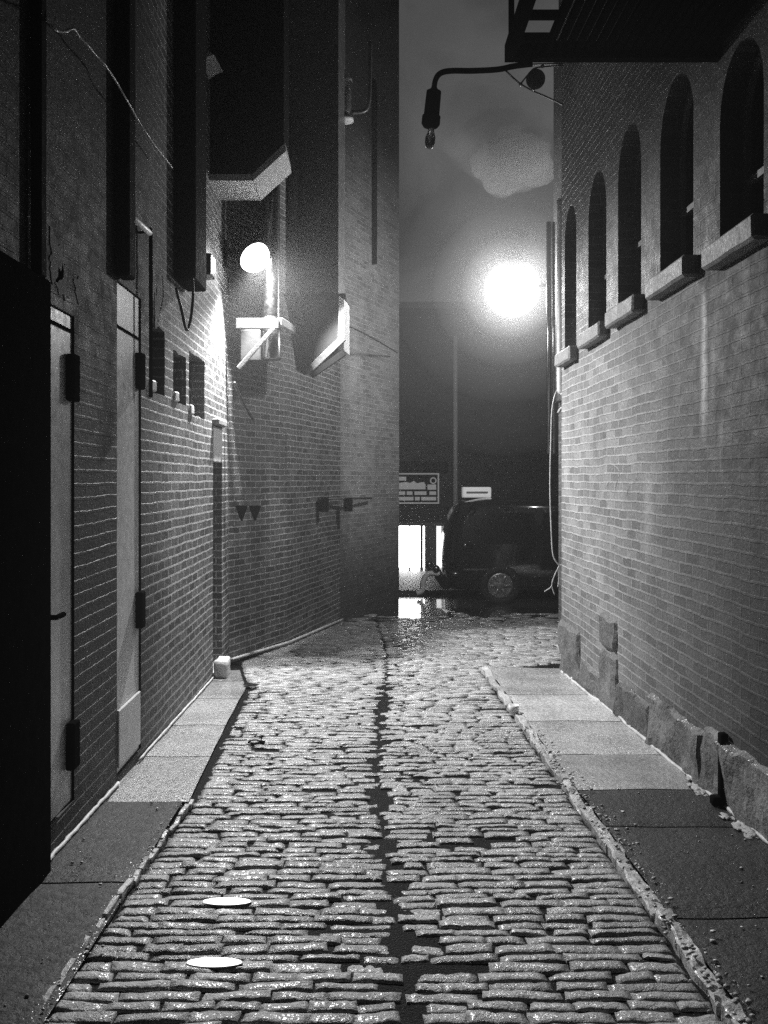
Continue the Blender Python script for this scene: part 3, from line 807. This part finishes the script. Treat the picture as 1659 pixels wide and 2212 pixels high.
bm = NB(); tube(bm, [lbp+Vector((.17, -.04, 0)), Vector((2.14, 9.5, lbp.z-.02))], .014, 8)
lathe(bm, lbp, [(.0, .225), (.07, .22), (.085, .172)], 18); obj('arm', bm, M['black'], gl, True)

pd = bpy.data.lights.new('globe_light', 'POINT'); pd.energy = 340; pd.shadow_soft_size = .12
po = bpy.data.objects.new('light', pd); COL.objects.link(po); po.parent = gl
# shiny pipes beside the globe lamp
bm = NB(); tube(bm, [P(1186, 480, 9.3), P(1186, 980, 9.3)], .030, 14); solo('wall_pipe', bm, M['chrome'], 'thin shiny pipe standing closest to the globe lamp', 'pipe', 'pipes by the globe lamp', True)
bm = NB(); tube(bm, [P(1196, 480, 9.25), P(1196, 980, 9.25)], .016, 12); solo('wall_pipe', bm, M['chrome'], 'thinnest shiny pipe, middle one of the three by the globe lamp', 'pipe', 'pipes by the globe lamp', True)
bm = NB(); tube(bm, smoothpts([P(1210, 430, 8.75), P(1210, 700, 8.75), P(1210, 830, 8.75), P(1214, 846, 8.75), P(1226, 852, 8.75)], 6), .034, 14); solo('wall_pipe', bm, M['trim'], 'wide white pipe with a bent foot against the brick corner', 'pipe', 'pipes by the globe lamp', True)

# hanging frayed cable at the corner
cbp = [P(1222, 832, 9.0), P(1204, 842, 9.0), P(1193, 880, 9.0), P(1190, 950, 9.0), P(1188, 1050, 9.0), P(1191, 1150, 9.0), P(1195, 1200, 9.0), P(1208, 1222, 9.0)]
hc = thing('hanging_cable', P(1200, 1290, 9.0), 'frayed pale cable hanging down the brick corner in front of the van', 'cable')
bm = NB(); tube(bm, smoothpts(cbp, 8), .007, 7); obj('cable', bm, M['cable'], hc, True)
bm = NB()
for pts in ([(1208, 1222), (1200, 1238), (1194, 1255), (1190, 1268), (1176, 1278)], [(1200, 1238), (1192, 1262), (1198, 1285)], [(1205, 1226), (1207, 1250), (1205, 1268)], [(1208, 1222), (1216, 1218)]):
    tube(bm, smoothpts([P(a, b, 9.0) for a, b in pts], 5), .0055, 6)
obj('frayed_end', bm, M['cable'], hc, True)
bm = NB(); tube(bm, smoothpts([P(1206, 892, 8.9), P(1211, 884, 8.9), P(1222, 881, 8.9)], 5), .014, 8); solo('pipe_hook', bm, M['cable'], 'small bent hook poking past the brick corner beside the cable', 'hook')

# ------------------------------------------------------------------ flue, bracket and ducts on the bending wall
YQ = 8.5
fu = thing('steel_flue', P(587, 780, YQ), 'polished steel flue standing below the floodlight with bright vertical gleams', 'flue')
r_ = 18/FOC*YQ
bm = NB(); c0 = P(587, 698, YQ); lathe(bm, c0, [(r_*.96, 0), (r_*.96, 1.5)], 28); obj('upper_pipe', bm, M['chrome'], fu, True)
bm = NB(); c1 = P(587, 778, YQ); lathe(bm, c1, [(0, 0), (r_*1.05, .0), (r_*1.08, .02), (r_*1.08, .30), (r_*1.0, .31), (r_*1.0, .364)], 28); obj('lower_pipe', bm, M['chrome'], fu, True)
bm = NB(); lathe(bm, P(587, 694, YQ), [(r_*.97, -.02), (r_*1.12, -.02), (r_*1.12, .035), (r_*.97, .035)], 28); obj('collar', bm, M['chrome'], fu, True)
bm = NB(); lathe(bm, P(587, 782, YQ), [(0, -.01), (.02, -.01), (.02, .01), (0, .01)], 12); obj('drain_cap', bm, M['trim'], fu, True)
bm = NB(); box(bm, P(522, 0, YQ+.1).x, P(566, 0, YQ+.1).x, YQ-.02, YQ+.22, P(0, 780, YQ).z, P(0, 712, YQ).z, .012, 1)
mb = solo('meter_box', bm, M['dull'], 'small grey box on the wall between bracket strut and flue', 'box')
bk = thing('wall_bracket', P(560, 795, YQ-.2), 'pale triangular steel bracket with a diagonal strut in front of the flue', 'bracket')
bm = NB(); bar(bm, P(510, 699, YQ-.14), P(603, 699, YQ-.14), .05, .10); obj('shelf_bar', bm, M['duct'], bk)
bm = NB(); bar(bm, P(515, 796, YQ-.2), P(592, 708, YQ-.2), .04, .04, Vector((0, 1, 0))); obj('strut', bm, M['trim'], bk)
bm = NB(); bar(bm, P(604, 694, YQ-.14), P(634, 712, YQ+.25), .05, .075); obj('side_arm', bm, M['trim'], bk)
# upright extract duct with its slanting outlet
YD = 8.95
du = thing('extract_duct', P(690, 800, YD), 'wide dull upright duct with slanted outlet against the bending brick wall', 'duct')
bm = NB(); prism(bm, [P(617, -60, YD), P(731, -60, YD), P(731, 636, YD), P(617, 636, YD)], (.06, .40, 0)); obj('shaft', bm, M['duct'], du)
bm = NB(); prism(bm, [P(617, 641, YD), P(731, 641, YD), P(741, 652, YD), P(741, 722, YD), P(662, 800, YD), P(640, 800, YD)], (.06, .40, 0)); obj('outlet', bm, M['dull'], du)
bm = NB(); box(bm, P(614, 0, YD).x, P(734, 0, YD).x+.06, YD-.015, YD+.44, P(0, 641, YD).z+.002, P(0, 634, YD).z-.002); obj('seam_flange', bm, M['soot'], du)
bm = NB(); bar(bm, P(742, 730, YD-.03), P(662, 806, YD-.03), .07, .07, Vector((0, 1, 0))); obj('slanted_flange', bm, M['duct'], du)
bm = NB(); prism(bm, [P(732, 640, YD-.02), P(743, 646, YD-.02), P(743, 756, YD-.02), P(730, 756, YD-.02)], (.05, .38, 0)); obj('side_plate', bm, M['white'], du)
bm = NB(); bar(bm, P(744, 762, YD-.03), P(672, 812, YD-.03), .06, .05, Vector((0, 1, 0))); obj('lower_lip', bm, M['soot'], du)
bm = NB(); tube(bm, smoothpts([P(632, 300, YD-.1), P(632, 560, YD-.1), P(636, 620, YD-.1), P(650, 632, YD-.08)], 5), .055, 12); solo('vent_pipe', bm, M['duct'], 'slim round vent pipe running down the left face of the wide duct', 'pipe', smooth=True)
# black boxed duct high on the near wall with pale underside
YX = 7.55
bx = thing('boxed_duct', P(520, 380, YX), 'big black boxed duct overhead with a pale chamfered lower edge', 'duct')
pz = [P(432, -70, YX), P(613, -70, YX), P(613, 308, YX), P(543, 374, YX), P(432, 374, YX)]
bm = NB(); prism(bm, pz, (0, .5, 0)); obj('casing', bm, M['soot'], bx)
bm = NB(); prism(bm, [P(425, 376, YX-.01), P(544, 376, YX-.01), P(546, 390, YX-.01), P(425, 390, YX-.01)], (0, .54, 0)); prism(bm, [P(545, 376, YX-.012), P(616, 308, YX-.012), P(618, 326, YX-.012), P(547, 390, YX-.012)], (0, .54, 0)); obj('edge_trim', bm, M['trim'], bx)
# lantern like insulator and hood high above
il = thing('wall_lantern', P(744, 262, 9.4), 'small unlit glass lantern high on the wall above the wide duct', 'lantern')
bm = NB(); lathe(bm, P(744, 250, 9.4), [(.0, 0), (.05, 0), (.075, .08), (.075, .26), (.05, .34), (0, .36)], 18); obj('glass', bm, M['bulb'], il, True)
bm = NB(); lathe(bm, P(744, 262, 9.4), [(.0, 0), (.10, .0), (.10, .03), (0, .05)], 18); obj('base', bm, M['trim'], il, True)
bm = NB(); lathe(bm, P(744, 178, 9.4), [(.085, 0), (.085, .03), (.02, .08), (0, .08)], 18); obj('lid', bm, M['trim'], il, True)
bm = NB(); tube(bm, smoothpts([P(800, 90, 9.6), P(799, 180, 9.6), P(796, 225, 9.6), P(786, 240, 9.6), P(760, 243, 9.6)], 6), .022, 9); solo('conduit', bm, M['duct'], 'curved conduit rising beside the small glass lantern', 'conduit', smooth=True)

# downpipes on the sooty wall
bm = NB(); box(bm, XL+.005, XL+.085, yl(246), yl(246)+.13, P(0, 600, 4.75).z, 9.4, .01, 1); solo('square_downpipe', bm, M['soot'], 'black square downpipe ending above the brighter pale door', 'downpipe', 'downpipes on the sooty wall')
bm = NB(); box(bm, XL+.005, XL+.16, yl(374), yl(374)+.42, P(0, 622, 6.4).z, 9.4, .012, 1); solo('square_downpipe', bm, M['soot'], 'broad black downpipe ending above the looped cable', 'downpipe', 'downpipes on the sooty wall')
bm = NB(); box(bm, XL+.005, XL+.05, yl(62), yl(62)+.07, P(0, 600, 3.55).z, 9.4, .01, 1); solo('square_downpipe', bm, M['soot'], 'slim black downpipe over the black pier at far left', 'downpipe', 'downpipes on the sooty wall')
# canopy rod above the brighter door
ca = thing('door_canopy', W(296, 480, XL), 'thin bright metal rod canopy above the second pale door', 'canopy')
bm = NB(); a = W(270, 455, XL+.06); b_ = W(323, 503, XL+.06); tube(bm, [a, b_], .018, 10); obj('rod', bm, M['white'], ca, True)
bm = NB(); tube(bm, [(XL-.01, a.y+.02, a.z-.005), a+Vector((0, .02, 0))], .008, 6); obj('stay', bm, M['black'], ca); bm = NB(); tube(bm, [(XL-.01, b_.y-.02, b_.z-.005), b_-Vector((0, .02, 0))], .008, 6); obj('stay', bm, M['black'], ca)
bm = NB(); tube(bm, smoothpts([b_+Vector((0, .01, 0)), b_+Vector((0, .03, -.06)), b_+Vector((0, .03, -1.0))], 4), .012, 7); obj('drop_pipe', bm, M['black'], ca, True)
# cables
wp = [(108, 52), (122, 66), (140, 68), (160, 62), (172, 80), (192, 100), (208, 120), (228, 142), (252, 178), (275, 218), (300, 262), (322, 296), (345, 328), (372, 362)]
bm = NB(); tube(bm, smoothpts([W(x, y_, XL+.10+.015*(i % 2)) for i, (x, y_) in enumerate(wp)], 5), [.005+.004*max(0, noise.noise(Vector((i*.31, 1, 1)))) for i in range(66)], 7)
solo('overhead_cable', bm, M['cable'], 'long wet cable glinting diagonally across the upper left wall', 'cable', smooth=True)
bm = NB(); tube(bm, smoothpts([W(380, 622, XL+.12), W(392, 668, XL+.14), W(403, 712, XL+.16), W(412, 690, XL+.17), W(417, 640, XL+.16), W(416, 600, XL+.16)], 8), .011, 8)
lc = solo('looped_cable', bm, M['dkcable'], 'dark cable drooping in a loop below the broad downpipe', 'cable', smooth=True)
bm = NB(); tube(bm, smoothpts([P(412, 430, 7.3), P(424, 455, 7.6), P(440, 482, 7.8), P(456, 500, 7.9), P(472, 515, 8.1)], 6), .008, 7)
solo('slack_cable', bm, M['cable'], 'short pale cable sagging between black duct and floodlight', 'cable', smooth=True)
bm = NB(); tube(bm, smoothpts([P(743, 700, 9.6), P(790, 722, 10.6), P(830, 745, 11.8), P(858, 762, 12.9)], 6), .010, 7)
solo('wall_cable', bm, M['dkcable'], 'dark cable strung from duct outlet across the pale rendered corner', 'cable', smooth=True)
bm = NB(); tube(bm, smoothpts([P(506, 826, 8.15), P(516, 850, 8.25), P(530, 878, 8.4), P(546, 905, 8.6)], 6), .014, 7)
solo('wall_cable', bm, M['dkcable'], 'short dark cable slanting down brick below the bracket strut', 'cable', smooth=True)
# electrical box high on the wall end
bm = NB(); box(bm, XL+.003, XL+.13, yl(421), yl(421)+.2, P(0, 600, 7.0).z, P(0, 553, 7.0).z, .015, 2)
eb = solo('junction_box', bm, M['chrome'], 'small shiny junction box on the wall left of floodlight', 'box')
hd = NB(); prism(hd, [P(408, 132, 7.2), P(420, 142, 7.2), P(450, 122, 7.2), P(462, 118, 7.2), P(452, 112, 7.2)], (.03, .3, 0)); solo('metal_cowl', hd, M['trim'], 'crumpled pale metal cowl high up beside the black boxed duct', 'cowl')
# horizontal pipe with boxes low on the shaded wall
pp = thing('wall_conduit', P(745, 1085, 11.0), 'horizontal pipe with two small boxes low on shaded brick', 'conduit')
a = P(690, 1078, 10.6); b_ = P(802, 1076, 12.35)
bm = NB(); tube(bm, [a, b_], .016, 8); obj('pipe', bm, M['duct'], pp, True)
for px, Y in ((700, 10.65), (752, 11.4)):
    bm = NB(); q = P(px, 1090, Y); box(bm, q.x-.06, q.x+.06, q.y-.05, q.y+.06, q.z-.09, q.z+.09, .01, 1); obj('switch_box', bm, M['soot'], pp)
# small pointed pair of vents low on the brick return
for k, (px, lab) in enumerate(((519, 'dark pointed wall tie, left one of the pair on lit brick'), (548, 'dark pointed wall tie, right one of the pair near the shadow'))):
    q = P(px, 1105, 8.42+k*.25)
    bm = NB(); prism(bm, [q+Vector((-.05, 0, .06)), q+Vector((.05, .02, .06)), q+Vector((.0, .01, -.09))], (.03, -.06, 0)); solo('wall_tie', bm, M['black'], lab, 'wall tie', 'wall ties on the brick return')

# stone at the foot of the recessed door
q = G(475, 1466); bm = NB(); rough_box(bm, XL+.01, XL+.13, q.y-.06, q.y+.16, gz(q.y)-.02, gz(q.y)+.17, .012, 70, .035)
solo('guard_stone', bm, M['fillet'], 'pale chipped guard stone at the foot of the recessed grey door', 'stone', smooth=True)

# ------------------------------------------------------------------ fire escape overhead
YP = 4.5; zP = P(0, 135, YP).z; XP = P(1090, 0, YP).x
fe = thing('fire_escape', (XR, 3.6, zP), 'black iron fire escape landing with slatted floor overhead on the right', 'fire escape')
bm = NB(); box(bm, XP, XP+.05, 1.8, YP, zP, zP+.09); box(bm, XP+.052, XR, YP-.05, YP, zP, zP+.09); box(bm, XP+.052, XR, 1.8, 1.85, zP, zP+.09); obj('frame', bm, M['black'], fe)
bm = NB()
x = XP+.20; box(bm, x, x+.03, 1.852, YP-.052, zP+.02, zP+.07)
yy = YP-.19
while yy > 1.95: box(bm, XP+.052, x-.002, yy, yy+.025, zP+.02, zP+.06); yy -= .21
obj('edge_grid', bm, M['black'], fe)
bm = NB(); xx = x+.055
while xx < XR-.04:
    box(bm, xx, xx+.035, 1.86, YP-.055, zP+.035, zP+.06); xx += .05
for yy in (2.4, 3.1, 3.8): box(bm, x+.035, XR-.005, yy, yy+.03, zP+.005, zP+.033)
obj('slatted_floor', bm, M['black'], fe)
bm = NB(); tube(bm, smoothpts([(XP+.03, YP-.03, zP+.09), (XP+.03, YP-.03, zP+1.05)], 3), .016, 7); tube(bm, [(XP+.03, 1.9, zP+1.05), (XP+.03, YP-.03, zP+1.05), (XR, YP-.03, zP+1.05)], .016, 7); obj('railing', bm, M['black'], fe)
# gooseneck bulb
gb = thing('gooseneck_lamp', P(935, 230, YP), 'unlit bulb in a black socket hanging from a bent arm under the fire escape', 'lamp')
bm = NB(); tube(bm, smoothpts([P(1150, 138, YP-.03), P(1110, 143, YP), P(1075, 150, YP), P(1020, 153, YP), P(975, 153, YP), P(952, 158, YP), P(941, 172, YP), P(937, 195, YP)], 6), .0145, 10); obj('arm', bm, M['black'], gb, True)
bm = NB(); s = 1/FOC*YP; ax2 = Vector((-.10, 0, -1)).normalized()
lathe(bm, P(938, 190, YP), [(.0, 0), (7*s, 0), (10*s, 6*s), (16*s, 8*s), (17*s, 60*s), (20*s, 62*s), (20*s, 78*s), (16*s, 84*s), (0, 84*s)], 20, ax2); obj('socket', bm, M['black'], gb, True)
bm = NB(); lathe(bm, P(932, 275, YP), [(6*s, 0), (7*s, 10*s), (11*s, 22*s), (11*s, 34*s), (8*s, 44*s), (0, 48*s)], 18, ax2); obj('bulb', bm, M['bulb'], gb, True)
# black dome on a wire bracket at the corner
dm = thing('dome_camera', P(1157, 170, 7.9), 'small round black dome on thin wire bracket at the high brick corner', 'camera')
bm = NB(); bmesh.ops.create_uvsphere(bm, u_segments=20, v_segments=14, radius=.088, matrix=Matrix.Translation(P(1157, 171, 7.9))); obj('dome', bm, M['black'], dm, True)
bm = NB()
for pts in ([(1092, 152), (1120, 178), (1150, 196), (1178, 208), (1216, 226)], [(1124, 182), (1142, 160), (1160, 146), (1216, 142)], [(1092, 152), (1135, 140), (1216, 138)]):
    tube(bm, smoothpts([P(a, b, 7.9) for a, b in pts], 4), .008, 6)
obj('bracket', bm, M['dkcable'], dm, True)
bm = NB()
for (a, b) in ((1172, 143), (1125, 182), (1152, 192)):
    bm = NB(); bmesh.ops.create_uvsphere(bm, u_segments=8, v_segments=6, radius=.018, matrix=Matrix.Translation(P(a, b, 7.85)))
    obj('bolt', bm, M['chrome'], dm, True)

# ------------------------------------------------------------------ small things on the ground
for k, (px, py, lab) in enumerate(((490, 1950, 'glowing white oval ground lamp, farther one of two set among the setts'), (463, 2082, 'glowing white oval ground lamp, nearer one of two set among the setts'))):
    g = G(px, py); gl_ = thing('ground_lamp', g, lab, 'ground lamp', 'ground lamps in the setts')
    def oval(a, b, z, n=36, p=1.8): return [g+Vector((math.copysign(abs(math.cos(t))**(2/p), math.cos(t))*a, math.copysign(abs(math.sin(t))**(2/p), math.sin(t))*b, z)) for t in (2*math.pi*i/n for i in range(n))]
    bm = NB(); prism(bm, oval(.092, .025, -.03), (0, 0, .038)); obj('lens', bm, M['stud'], gl_)
    bm = NB(); prism(bm, oval(.097, .029, -.035), (0, 0, .039)); obj('rim', bm, M['duct'], gl_)
g = G(552, 1606); bm = NB()
pts = [(-.055, 0, 0), (-.03, .01, .018), (.0, .0, .028), (.03, -.005, .015), (.06, .0, .002)]
for (a, b) in zip(pts, pts[1:]): prism(bm, [g+Vector(a), g+Vector(b), g+Vector((b[0], .05, b[2]*.4)), g+Vector((a[0], .05, a[2]*.4))], (0, 0, -.006))
tube(bm, [g+Vector((.035, .01, .014)), g+Vector((.045, .012, .05))], .004, 5)
solo('litter_scrap', bm, M['black'], 'dark crumpled scrap with a stalk lying on the left setts', 'litter')
g = G(1110, 1546); bm = NB(); lathe(bm, g+Vector((0, 0, .02)), [(.0, .0), (.035, 0), (.04, .06), (.036, .06), (.032, .008), (0, .008)], 16); solo('paper_cup', bm, M['white'], 'small pale paper cup on the bright right kerb', 'cup', smooth=True)
q = Vector((XR-.06, 7.5, gz(7.5)+.036)); bm = NB(); tube(bm, [q, q+Vector((.05, .10, .01))], .012, 8); solo('paper_scrap', bm, M['white'], 'white rolled paper scrap at the foot of the granite plinth', 'litter')
g = G(541, 1484); bm = NB(); prism(bm, [g+Vector(v) for v in ((-.06, -.03, .02), (.05, -.04, .012), (.07, .03, .012), (-.04, .05, .02))], (0, 0, .008)); solo('metal_plate', bm, M['chrome'], 'small shiny metal plate on the setts near the guard stone', 'plate')
# drain spout and foam
bm = NB(); q = W(1545, 1600, XR-.07); box(bm, q.x+.02, q.x+.06, q.y-.024, q.y+.024, gz(q.y)+.035, q.z+.04, .006, 1); box(bm, q.x-.02, q.x+.06, q.y-.027, q.y+.027, gz(q.y)+.032, gz(q.y)+.08, .006, 1); solo('drain_spout', bm, M['black'], 'short black drain spout at the wall foot above pale foam', 'spout', smooth=True)
for k, (px, py, s_, lab) in enumerate(((1540, 1712, 1.0, 'pale foam scum below the black drain spout'), (1640, 1800, 1.25, 'pale foam streak along the wall foot nearest the camera on the right'))):
    g = G(px, py); g.x = min(g.x, XR-.06)
    bm = NB()
    for j in range(26):
        r = random.uniform(.018, .032)*s_*(1-abs(j-8)/12)
        u = bmesh.new(); bmesh.ops.create_icosphere(u, subdivisions=2, radius=r)
        for v in u.verts: v.co += noise.noise_vector(v.co*60+Vector((j*3, 0, 0)))*.012; v.co.z *= .35; v.co.y *= 2.2
        merge(bm, u, Matrix.Translation((g.x+random.gauss(0, .018), g.y-.13+j*.010, gz(g.y)+.034)))
    solo('foam_patch', bm, M['foam'], lab, 'foam', 'foam patches by the drain', True)

# ------------------------------------------------------------------ mist and night sky
bm = NB(); box(bm, -22, 26, -6, 40, -3.0, 16)
m, nt, b = new_mat('mist'); nt.nodes.remove(b)
v = N(nt, 'ShaderNodeVolumePrincipled'); v.inputs['Color'].default_value = (.9, .9, .9, 1); v.inputs['Density'].default_value = .003; v.inputs['Anisotropy'].default_value = .55
L(nt, v.outputs[0], nt.nodes['Material Output'].inputs['Volume'])
m.cycles.volume_sampling = 'EQUIANGULAR'
tag(obj('haze', bm, m), 'thin wet night mist glowing around the lamps', 'mist', kind='stuff')

# the hooded flood throws most of its light downward (its own beam pattern, as an IES file would give)
sd.use_nodes = True; nt = sd.node_tree; em = nt.nodes['Emission']
tn = N(nt, 'ShaderNodeTexCoord'); dn = N(nt, 'ShaderNodeVectorMath', operation='DOT_PRODUCT')
L(nt, tn.outputs['Normal'], dn.inputs[0]); dn.inputs[1].default_value = (0, 0, -1)
mr = N(nt, 'ShaderNodeMapRange'); mr.interpolation_type = 'SMOOTHSTEP'
L(nt, dn.outputs['Value'], mr.inputs['Value']); mr.inputs['From Min'].default_value = -.12; mr.inputs['From Max'].default_value = .62; mr.inputs['To Min'].default_value = .02
dn2 = N(nt, 'ShaderNodeVectorMath', operation='DOT_PRODUCT'); L(nt, tn.outputs['Normal'], dn2.inputs[0])
dn2.inputs[1].default_value = (1, .6, -.5)
mr2 = N(nt, 'ShaderNodeMapRange'); mr2.interpolation_type = 'SMOOTHSTEP'
L(nt, dn2.outputs['Value'], mr2.inputs['Value']); mr2.inputs['From Min'].default_value = -.50; mr2.inputs['From Max'].default_value = -.18; mr2.inputs['To Min'].default_value = .03
dn3 = N(nt, 'ShaderNodeVectorMath', operation='DOT_PRODUCT'); L(nt, tn.outputs['Normal'], dn3.inputs[0]); dn3.inputs[1].default_value = ax
mr3 = N(nt, 'ShaderNodeMapRange'); mr3.interpolation_type = 'SMOOTHSTEP'
L(nt, dn3.outputs['Value'], mr3.inputs['Value']); mr3.inputs['From Min'].default_value = .26; mr3.inputs['From Max'].default_value = .36
L(nt, math_(nt, 'MULTIPLY', math_(nt, 'MULTIPLY', mr.outputs[0], mr2.outputs[0]), mr3.outputs[0]), em.inputs['Strength'])
def halo(c, r, dens, label, an=.4):  # mist shell added to make the glow round a lamp
    bm = NB(); bmesh.ops.create_icosphere(bm, subdivisions=4, radius=r)
    m, nt, b = new_mat('steam'); nt.nodes.remove(b)
    v = N(nt, 'ShaderNodeVolumePrincipled'); v.inputs['Color'].default_value = (.95, .95, .95, 1); v.inputs['Anisotropy'].default_value = an; v.inputs['Density'].default_value = dens
    L(nt, v.outputs[0], nt.nodes['Material Output'].inputs['Volume']); m.cycles.volume_sampling = 'EQUIANGULAR'
    o = obj('steam', bm, m); o.location = c
    return tag(o, label, 'steam', kind='stuff')
for r, dn_, lab in ((.34, .060, 'brightest core of the added glow mist hugging the globe lamp'), (.58, .040, 'bright inner shell of added glow mist round the globe lamp'), (.90, .028, 'middle shell of added glow mist round the globe lamp'), (1.35, .020, 'outer shell of added glow mist round the globe lamp'), (2.0, .013, 'faint widest shell of added glow mist round the globe lamp')):
    halo(lbp+Vector((-.05*r, .05*r, .03*r)), r, dn_, lab)
def plume(c, r, dens, seed, label):
    bm = NB(); bmesh.ops.create_icosphere(bm, subdivisions=4, radius=1)
    for v in bm.verts:
        n_ = 1+.30*noise.noise(v.co*1.3+Vector((seed, 0, 0)))+.14*noise.noise(v.co*3+Vector((0, seed, 0)))
        v.co = Vector((v.co.x*r[0]*n_, v.co.y*r[1]*n_, v.co.z*r[2]*n_))
    m, nt, b = new_mat('steam'); nt.nodes.remove(b)
    v = N(nt, 'ShaderNodeVolumePrincipled'); v.inputs['Color'].default_value = (.95, .95, .95, 1); v.inputs['Anisotropy'].default_value = 0; v.inputs['Density'].default_value = dens
    L(nt, v.outputs[0], nt.nodes['Material Output'].inputs['Volume']); m.cycles.volume_sampling = 'EQUIANGULAR'
    o = obj('steam', bm, m, smooth=True); o.location = c
    return tag(o, label, 'steam', kind='stuff')
plume(P(1112, 352, 10.2), (.50, .55, .36), .95, 5, 'round pale puff of steam rising above the globe lamp')
plume(P(1120, 342, 10.4), (.36, .45, .25), .7, 17, 'dense heart of the pale puff above the globe lamp')
plume(P(1080, 320, 10.5), (.62, .55, .46), .22, 23, 'looser steam trailing left from the pale puff')
plume(P(1010, 262, 11.0), (.62, .6, .40), .22, 31, 'ragged pale steam drifting higher behind the gooseneck bulb')
plume(P(1080, 230, 11.2), (.75, .7, .42), .12, 44, 'thin steam spreading under the fire escape corner')
w = bpy.data.worlds.new('World'); SC.world = w; w.use_nodes = True; nt = w.node_tree
bg = nt.nodes['Background']
tc = N(nt, 'ShaderNodeTexCoord')
n1 = N(nt, 'ShaderNodeTexNoise', Scale=5.0, Detail=4.0, Roughness=.5, Distortion=.4); L(nt, tc.outputs['Generated'], n1.inputs['Vector'])
cl = ramp(nt, n1.outputs['Fac'], [(.38, .004), (.68, .07)])
# low cloud lit from the town beyond the roofs
dv = (P(1115, 345, 10)-Vector((0, 0, EYE))).normalized()
dot = N(nt, 'ShaderNodeVectorMath', operation='DOT_PRODUCT'); nv = N(nt, 'ShaderNodeVectorMath', operation='NORMALIZE'); L(nt, tc.outputs['Generated'], nv.inputs[0])
L(nt, nv.outputs[0], dot.inputs[0]); dot.inputs[1].default_value = dv
pz = math_(nt, 'MULTIPLY', math_(nt, 'SUBTRACT', dot.outputs['Value'], .985), 80.0, True)
c = mixc(nt, 1.0, cl, math_(nt, 'MULTIPLY', math_(nt, 'MULTIPLY', pz, pz), .05), 'ADD')
L(nt, c, bg.inputs['Color']); bg.inputs['Strength'].default_value = 1.0

# ------------------------------------------------------------------ camera and output
cam = bpy.data.cameras.new('Camera'); co = bpy.data.objects.new('Camera', cam); COL.objects.link(co)
co.location = (0, 0, EYE); co.rotation_euler = (R(90), 0, 0)
cam.sensor_fit = 'VERTICAL'; cam.sensor_height = 36; cam.lens = FOC/2212*36
cam.shift_x = (829.5-CX)/2212; cam.shift_y = -(1106-HY)/2212
cam.clip_start = .05; cam.clip_end = 500
SC.camera = co
vs = SC.view_settings; vs.view_transform = 'Standard'; vs.look = 'None'; vs.exposure = 0; vs.gamma = 1
SC.render.engine = 'CYCLES'
cy = SC.cycles
cy.use_denoising = False
cy.max_bounces = 6; cy.diffuse_bounces = 1; cy.glossy_bounces = 3; cy.volume_bounces = 0; cy.transmission_bounces = 2
cy.sample_clamp_indirect = 2; cy.sample_clamp_direct = 8
cy.volume_step_rate = 5
